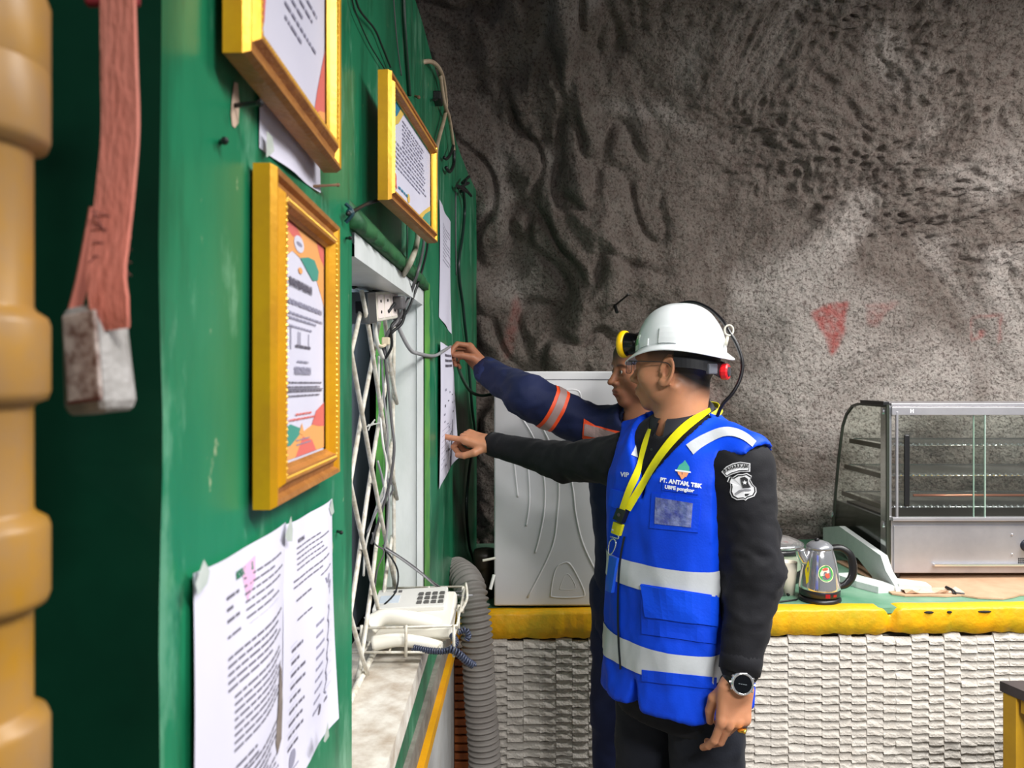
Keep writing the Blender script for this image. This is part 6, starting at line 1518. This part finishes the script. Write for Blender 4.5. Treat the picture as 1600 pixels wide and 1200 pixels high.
# hard hat
def hat(H, Rm, parent, m, ry=.109, rx=.096, top=.149):
    hh = empty('hard_hat', tuple(H), None, None); hh.parent = parent; hh.location = Vector(tuple(H))-world_loc(parent); V = []; F = []; n = 72; rows = 26
    def rim(a): return .046-.026*math.cos(a)**2*(1 if math.cos(a) > 0 else .72)
    def pt(a, t, o=0.):      # a: 0 = front, t: 0 rim .. 1 crown
        z0 = rim(a); el = t*PI/2; r = math.cos(el)**.82; fx_, fy_ = math.sin(a)*(rx+o)*r, math.cos(a)*(ry+o)*r-.006*(1-t)
        z = z0+(top-z0+o)*math.sin(el)**.95
        rid = .0035*math.exp(-(fx_/.012)**2)*sstep(.25, .5, np.array(t))*1.0 + .002*(math.exp(-((abs(fx_)-.038)/.006)**2))*float(sstep(.3, .55, np.array(t)))
        return H+Rm @ np.array([fx_, fy_-.004, z+rid-.0])
    for k in range(rows+1):
        for i in range(n): V.append(pt(2*PI*i/n, k/rows))
    for k in range(rows):
        for i in range(n): j = (i+1) % n; F.append((k*n+i, (k+1)*n+i, (k+1)*n+j, k*n+j))
    k0 = len(V)
    for k in range(rows+1):
        for i in range(n): V.append(pt(2*PI*i/n, k/rows*.98, -.004))
    for k in range(rows):
        for i in range(n): j = (i+1) % n; F.append((k0+k*n+i, k0+k*n+j, k0+(k+1)*n+j, k0+(k+1)*n+i))
    mesh('shell', [tuple(v) for v in V], F, m, hh, smooth=True)
    V = []; F = []
    for i in range(n):
        a = 2*PI*i/n; c = math.cos(a); br = .014+.012*max(0, c)**2.5+.004*max(0, -c)**2; p0 = pt(a, 0); dz = -.008-.010*max(0, c)**2
        q = Rm @ np.array([math.sin(a)*br, c*br, dz]); up = Rm @ np.array([0, 0, 1.])
        for w_, h in ((-.25, -.001), (-.2, .004), (0, .0065), (.55, .0035), (1, .0015), (1.03, -.0015), (.9, -.003), (.5, -.001), (-.2, -.003)): V.append(p0+q*w_+up*h)
    for i in range(n):
        j = (i+1) % n
        for k in range(9): F.append((i*9+k, i*9+(k+1) % 9, j*9+(k+1) % 9, j*9+k))
    mesh('brim', [tuple(v) for v in V], F, m, hh, smooth=True)
    return hh, pt
M_HAT = mat('white_hat_plastic', srgb(232, 236, 238), .28, coat=.3)
hh1, hpt = hat(H1, RH1, man1, M_HAT)
hw = lambda x, y, z: Vector((H1+RH1 @ np.array([x, y, z], float)).tolist())
def onhat(a, t, o=0.): return Vector(hpt(a, t, o).tolist())
def hatpatch(name, a0, a1, t0, t1, o, m, n=8):
    V = []; F = []
    for i in range(n+1):
        for k in range(4): V.append(onhat(a0+(a1-a0)*i/n, t0+(t1-t0)*k/3, o))
    for i in range(n):
        for k in range(3): F.append((i*4+k, i*4+k+1, i*4+5+k, i*4+4+k))
    n0 = len(V); V += [onhat(a0+(a1-a0)*i/n, t, -.001) for t in (t0, t1) for i in range(n+1)]
    for i in range(n): F += [(i*4, i*4+4, n0+i+1, n0+i), (i*4+3, n0+n+1+i, n0+n+2+i, i*4+7)]
    F += [(0, n0, n0+n+1, 3), (n*4, n*4+3, n0+2*n+1, n0+n)]
    return mesh(name, V, F, m, hh1)
LA = -PI/2                      # the wearer's left side
hatpatch('accessory_slot', LA-.22, LA+.16, .04, .26, .0045, M_HAT); hatpatch('vent_step', LA+.45, LA+.72, .03, .12, .003, M_HAT)
gl = hatpatch('front_label', LA+.84, LA+1.04, .03, .22, .002, mat('pale_green_label', srgb(206, 224, 210), .5)); hatpatch('label_print', LA+.87, LA+1.01, .09, .16, .0032, mat('green_print', srgb(60, 140, 84), .5))
# cap lamp with its cable
lp = empty('cap_lamp', tuple(hw(0, .14, .06)), None, None); lp.parent = man1; lp.location = hw(0, .14, .06)-world_loc(man1)
la = Vector((RH1 @ np.array([.0, .94, -.16])).tolist()); Ml = frame3((0, 0, 1), la); lc = hw(.002, .090, .054)
b = MB(); b.lathe(lc, [(.012, 0), (.022, .006), (.026, .018), (.029, .036), (.030, .043)], 28, Ml); b.obj('lamp_body', mat('glossy_black_plastic', srgb(14, 14, 18), .2), lp, smooth=True)
b = MB(); b.lathe(lc, [(.0300, .040), (.0335, .042), (.0345, .049), (.0330, .056), (.027, .057), (.0255, .050)], 32, Ml, cap=False); b.obj('yellow_bezel', mat('yellow_bezel', srgb(246, 196, 6), .35), lp, smooth=True)
b = MB(); b.lathe(lc, [(.0262, .049), (.026, .050), (.001, .051)], 28, Ml); b.obj('lens', mat('lamp_lens', srgb(150, 156, 160), .08), lp)
b = MB(); b.box(hw(0, .108, .046), (.014, .012, .016), .003, Matrix(RH1.tolist())); b.obj('bracket', M_BLACK, lp)
b = MB(); b.tube([lc+la*.01+Vector((0, .0, .018)), P(1005, 512, 1.95), P(1022, 497, 1.95), P(1045, 481, 1.93), P(1078, 472, 1.88), P(1106, 481, 1.83), P(1128, 500, 1.79), P(1140, 519, 1.775), P(1152, 540, 1.77), P(1160, 566, 1.765), P(1157, 590, 1.762), P(1145, 614, 1.76), P(1129, 632, 1.765), P(1121, 650, 1.775)], .0042, 8, 8)
b.obj('lamp_cable', mat('glossy_black_cable', srgb(20, 18, 22), .3), lp, smooth=True)
b = MB(); p = P(1139, 516, 1.772); b.tube([p+Vector((.010*math.cos(a*PI/4), 0, .012*math.sin(a*PI/4))) for a in range(8)], .0022, 6, 3, closed=True)
b.tube([P(1137, 525, 1.775), P(1134, 540, 1.775)], .004, 6, 1); b.obj('cable_clip', M_WPLAST, hh1, smooth=True)
# ratchet suspension
b = MB(); V = []; F = []
for i in range(31):
    a = math.radians(100+160*i/30); r0_, r1_ = .096, .112
    wd = .012+.006*math.exp(-((i-15)/5)**2)
    zc_ = .010-.018*math.exp(-((i-15)/7)**2)
    for dr_, dz in ((0, -wd), (.004, -wd), (.004, wd), (0, wd)): V.append(hw(-math.sin(a)*(.082+dr_), math.cos(a)*(.108+dr_)-.004, zc_+dz))
for i in range(30):
    for k in range(4): F.append((i*4+k, i*4+(k+1) % 4, i*4+4+(k+1) % 4, i*4+4+k))
mesh('nape_strap', V, F, mat('black_strap_plastic', srgb(24, 24, 28), .4), hh1, smooth=False)
b = MB(); b.box(hw(-.040, -.100, -.004), (.014, .006, .012), .003, Matrix((RH1 @ Rz(-.45)).tolist())); b.obj('ratchet_housing', mat('grey_ratchet', srgb(96, 98, 106), .35), hh1)
ra = Vector((RH1 @ np.array([0, -1, 0.])).tolist()); Mr = frame3((0, 0, 1), ra); rc = hw(-.004, -.112, -.010)
b = MB(); b.lathe(rc, [(.018, 0), (.0195, .004), (.0195, .014), (.016, .017), (.012, .0165)], 14, Mr); k_ = b.obj('ratchet_knob', mat('red_knob', srgb(226, 26, 34), .4), hh1)
b = MB(); b.lathe(rc, [(.0118, .0165), (.0112, .019), (.002, .0195)], 20, Mr); b.obj('knob_centre', mat('dark_grey_centre', srgb(60, 60, 66), .4), k_)
# glasses
gs = empty('glasses', tuple(hw(0, .1, 0)), None, None); gs.parent = man1; gs.location = hw(0, .1, 0)-world_loc(man1)
for s in (-1, 1):
    b = MB(); b.tube([hw(s*.058, .098, .010), hw(s*.070, .088, .010), hw(s*.078, .040, .010), hw(s*.081, -.004, .008), hw(s*.083, -.018, -.002), hw(s*.082, -.024, -.012)], .0013, 6, 5); b.obj('temple', mat('dark_grey_metal', srgb(70, 68, 66), .3, .6), gs, smooth=True)
    V = []; F = []; n = 20
    for i in range(n):
        a = 2*PI*i/n; cx_ = abs(math.cos(a))**.55*math.copysign(1, math.cos(a)); sz_ = abs(math.sin(a))**.55*math.copysign(1, math.sin(a))
        V.append(hw(s*(.033+.027*cx_), .112-.008*((.033+.027*cx_)/.06)**2, -.003+.017*sz_))
    b = MB(); b.add(V+[sum(V, Vector())/n], [(i, (i+1) % n, n) for i in range(n)]); b.obj('lens', glass('spectacle_lens', (.72, .74, .80, 1), .10), gs, smooth=True)
    b = MB(); b.tube(V, .0008, 5, 1, closed=True); b.obj('rim', mat('dark_grey_metal', (1, 1, 1, 1)), gs, smooth=True)
b = MB(); b.tube([hw(-.008, .113, .002), hw(0, .116, .005), hw(.008, .113, .002)], .0012, 6, 4); b.obj('bridge', mat('dark_grey_metal', (1, 1, 1, 1)), gs, smooth=True)

# ================================================================== the man in the navy coverall
T2 = np.array([.405, 2.385, 0.]); R2 = facing(-.56, -.83); H2 = np.array([.406, 2.372, 1.571]); RH2 = tilt(facing(-.97, -.25), -.02, 0)
L2 = lambda x, y, z: T2+R2 @ np.array([x, y, z], float)
sh2R = np.array([.262, 2.47, 1.385]); el2R = np.array(P(822, 618, 2.43)); wr2R = np.array(P(757, 577, 2.60)); sh2L = L2(-.175, 0, 1.37); el2L = L2(-.215, .0, 1.09); wr2L = L2(-.20, .10, .87)
man2 = empty('person', (T2[0], T2[1], 0), 'man in navy coverall with orange edged bands, raising his hand to hold the cable', 'person')
tor2 = torso_sdf([(.74, .15, .105, 0), (.86, .155, .115, 0), (.98, .148, .118, 0), (1.10, .155, .120, 0), (1.22, .172, .122, 0), (1.32, .182, .115, 0), (1.38, .165, .098, 0), (1.43, .115, .082, -.004), (1.465, .070, .066, -.008)])
def cov2(p):
    q = (p-T2) @ R2; d = tor2(q)
    d = smin(d, cap(q, (-.07, -.01, 1.408), (-.17, -.0, 1.36), .052, .062), .04); d = smin(d, cap(q, (.07, -.01, 1.412), (.15, -.0, 1.385), .052, .062), .04)
    a = smin(cap(p, sh2R, el2R, .070, .066), cap(p, el2R, wr2R+(el2R-wr2R)*.06, .064, .046), .025); b_ = smin(cap(p, sh2L, el2L, .064, .054), cap(p, el2L, wr2L, .054, .042), .02)
    d = smin(smin(d, a, .04), b_, .03)
    return np.maximum(d, np.where(q[:, 2] > 1.30, -cap(q, (0, .050, 1.440), (0, -.02, 1.53), .056, .080), -1.))
V, F = surf(cov2, (-.20, 2.14, .72), (.72, 2.72, 1.66), .008); V = relax(V, F, 1)
V = folds(V, F, .0075, (11, 11, 13), 44., lambda V: .5+.8*np.exp(-(np.linalg.norm(V-el2R, axis=1)/.14)**2)+.5*np.exp(-(np.linalg.norm(V-sh2R, axis=1)/.12)**2))
M_NAVY = mat('navy_coverall_cloth', srgb(20, 30, 70), .75, c2=srgb(16, 26, 62), sc=8, spec=.3, sheen=.05, bump=.15, bsc=260)
cv = mesh('coverall', V, F, M_NAVY, man2, smooth=True); t_c2 = bvh(V, F)
def trs2(p): q = (p-T2) @ R2; return np.maximum(legs_sdf(q, .90, .10, rT=.086), .09-q[:, 2])
V, F = surf(trs2, (.12, 2.12, .07), (.70, 2.66, 1.02), .012); V = folds(V, F, .006, (10, 10, 14), 18.); mesh('coverall_legs', V, F, M_NAVY, man2, smooth=True); boots(T2, R2, man2)
cuff(el2R, wr2R, .66, .97, .0475, mat('navy_cuff_cloth', srgb(28, 42, 92), .75, bump=.15, bsc=260), man2)
# head, hands
nb2 = ((T2+np.array([.0, .0, 1.405])-H2) @ RH2)
V, F = surf(lambda q: smin(head_sdf(q, 1.08), neck_sdf(q, nb2), .022), (-.105, -.13, -.20), (.105, .135, .125), .0029); V = relax(V, F, 1, .4); hd2 = place(V, F, RH2, H2)
dH = np.array([-.66, .16, .73]); dH /= np.linalg.norm(dH)
kn = np.array(hold)-wr2R
f2 = hand_sdf(-1, [(48, 52, 22), (58, 58, 26), (66, 62, 30), (70, 66, 30)], [(.30, .78, -.52), (.0, .72, -.68), (-.12, .62, -.78)])
V, F = surf(f2, (-.075, -.075, -.11), (.075, .17, .035), .0024); hr2 = place(V, F, frm(dH, (.42, .52, .60)), wr2R)
f3 = hand_sdf(1, [(30, 30, 15)]*4, [(.62, .70, -.45), (.18, .92, -.30), (.0, .95, -.25)])
dL2 = wr2L-el2L; dL2 /= np.linalg.norm(dL2); V, F = surf(f3, (-.075, -.075, -.075), (.085, .20, .04), .004); hl2 = place(V, F, frm(dL2, (.4, -.6, .2)), wr2L)
make_body('body', [hd2, hr2, hl2, core(T2, R2, (el2R, el2L), (sh2R, sh2L), (wr2R, wr2L))], (H2, RH2), M_SKIN2, man2)
eyes(H2, RH2, man2, (.10, .0))
# short hair
def hair2(q):
    zl = np.interp(q[:, 1], [-.10, -.07, -.03, -.012, .01, .035, .05, .066, .08], [-.066, -.058, -.035, .008, .010, .022, .048, .068, .085])
    d2 = ell(q, (0, -.013, .033), (.0795, .0985, .0895)); return np.maximum(d2, zl-q[:, 2])
V, F = surf(hair2, (-.10, -.13, -.08), (.10, .10, .14), .004); V, F = place(V, F, RH2, H2); mesh('hair', V, F, M_HAIR, man2, smooth=True)
collar(T2, R2, 1.488, 1.440, mat('navy_collar_cloth', srgb(18, 28, 64), .75), man2, .070, .5, .03)
collar(T2, R2, 1.484, 1.444, mat('blue_inner_collar', srgb(28, 74, 160), .7), man2, .061, .6, .0)
# reflective bands
M_ORB = mat('fluorescent_orange_tape', srgb(255, 84, 34), .55); M_REF2 = mat('dull_silver_tape', srgb(178, 150, 146), .5, c2=srgb(160, 132, 130), sc=14)
sR, eR = Vector(tuple(sh2R)), Vector(tuple(el2R))
armband('arm_band', sR, eR, .52, .71, t_c2, M_ORB, cv); armband('arm_band_silver', sR, eR, .565, .665, t_c2, M_REF2, cv, .0036)
sewn('chest_band', [(912, 654), (929, 664), (926, 698), (910, 684)], [t_c2], M_ORB, cv, .0025, 6, 8)
sewn('chest_band', [(926, 664), (1006, 684), (1006, 706), (926, 690)], [t_c2], M_ORB, cv, .0027, 14, 5)
sewn('chest_band_silver', [(913, 662), (1006, 690), (1006, 701), (913, 680)], [t_c2], M_REF2, cv, .0042, 16, 5)
sewpoly('chest_emblem', [[(922+6.5*math.cos(i*PI/8), 757+6*math.sin(i*PI/8)) for i in range(16)]], [t_c2], mat('emblem_pale', srgb(196, 214, 206), .6), cv, .003)
sewpoly('chest_emblem', [[(922+5*math.cos(i*PI/8), 755+4*math.sin(i*PI/8)) for i in range(16)]], [t_c2], mat('emblem_green', srgb(60, 140, 110), .6), cv, .0036)
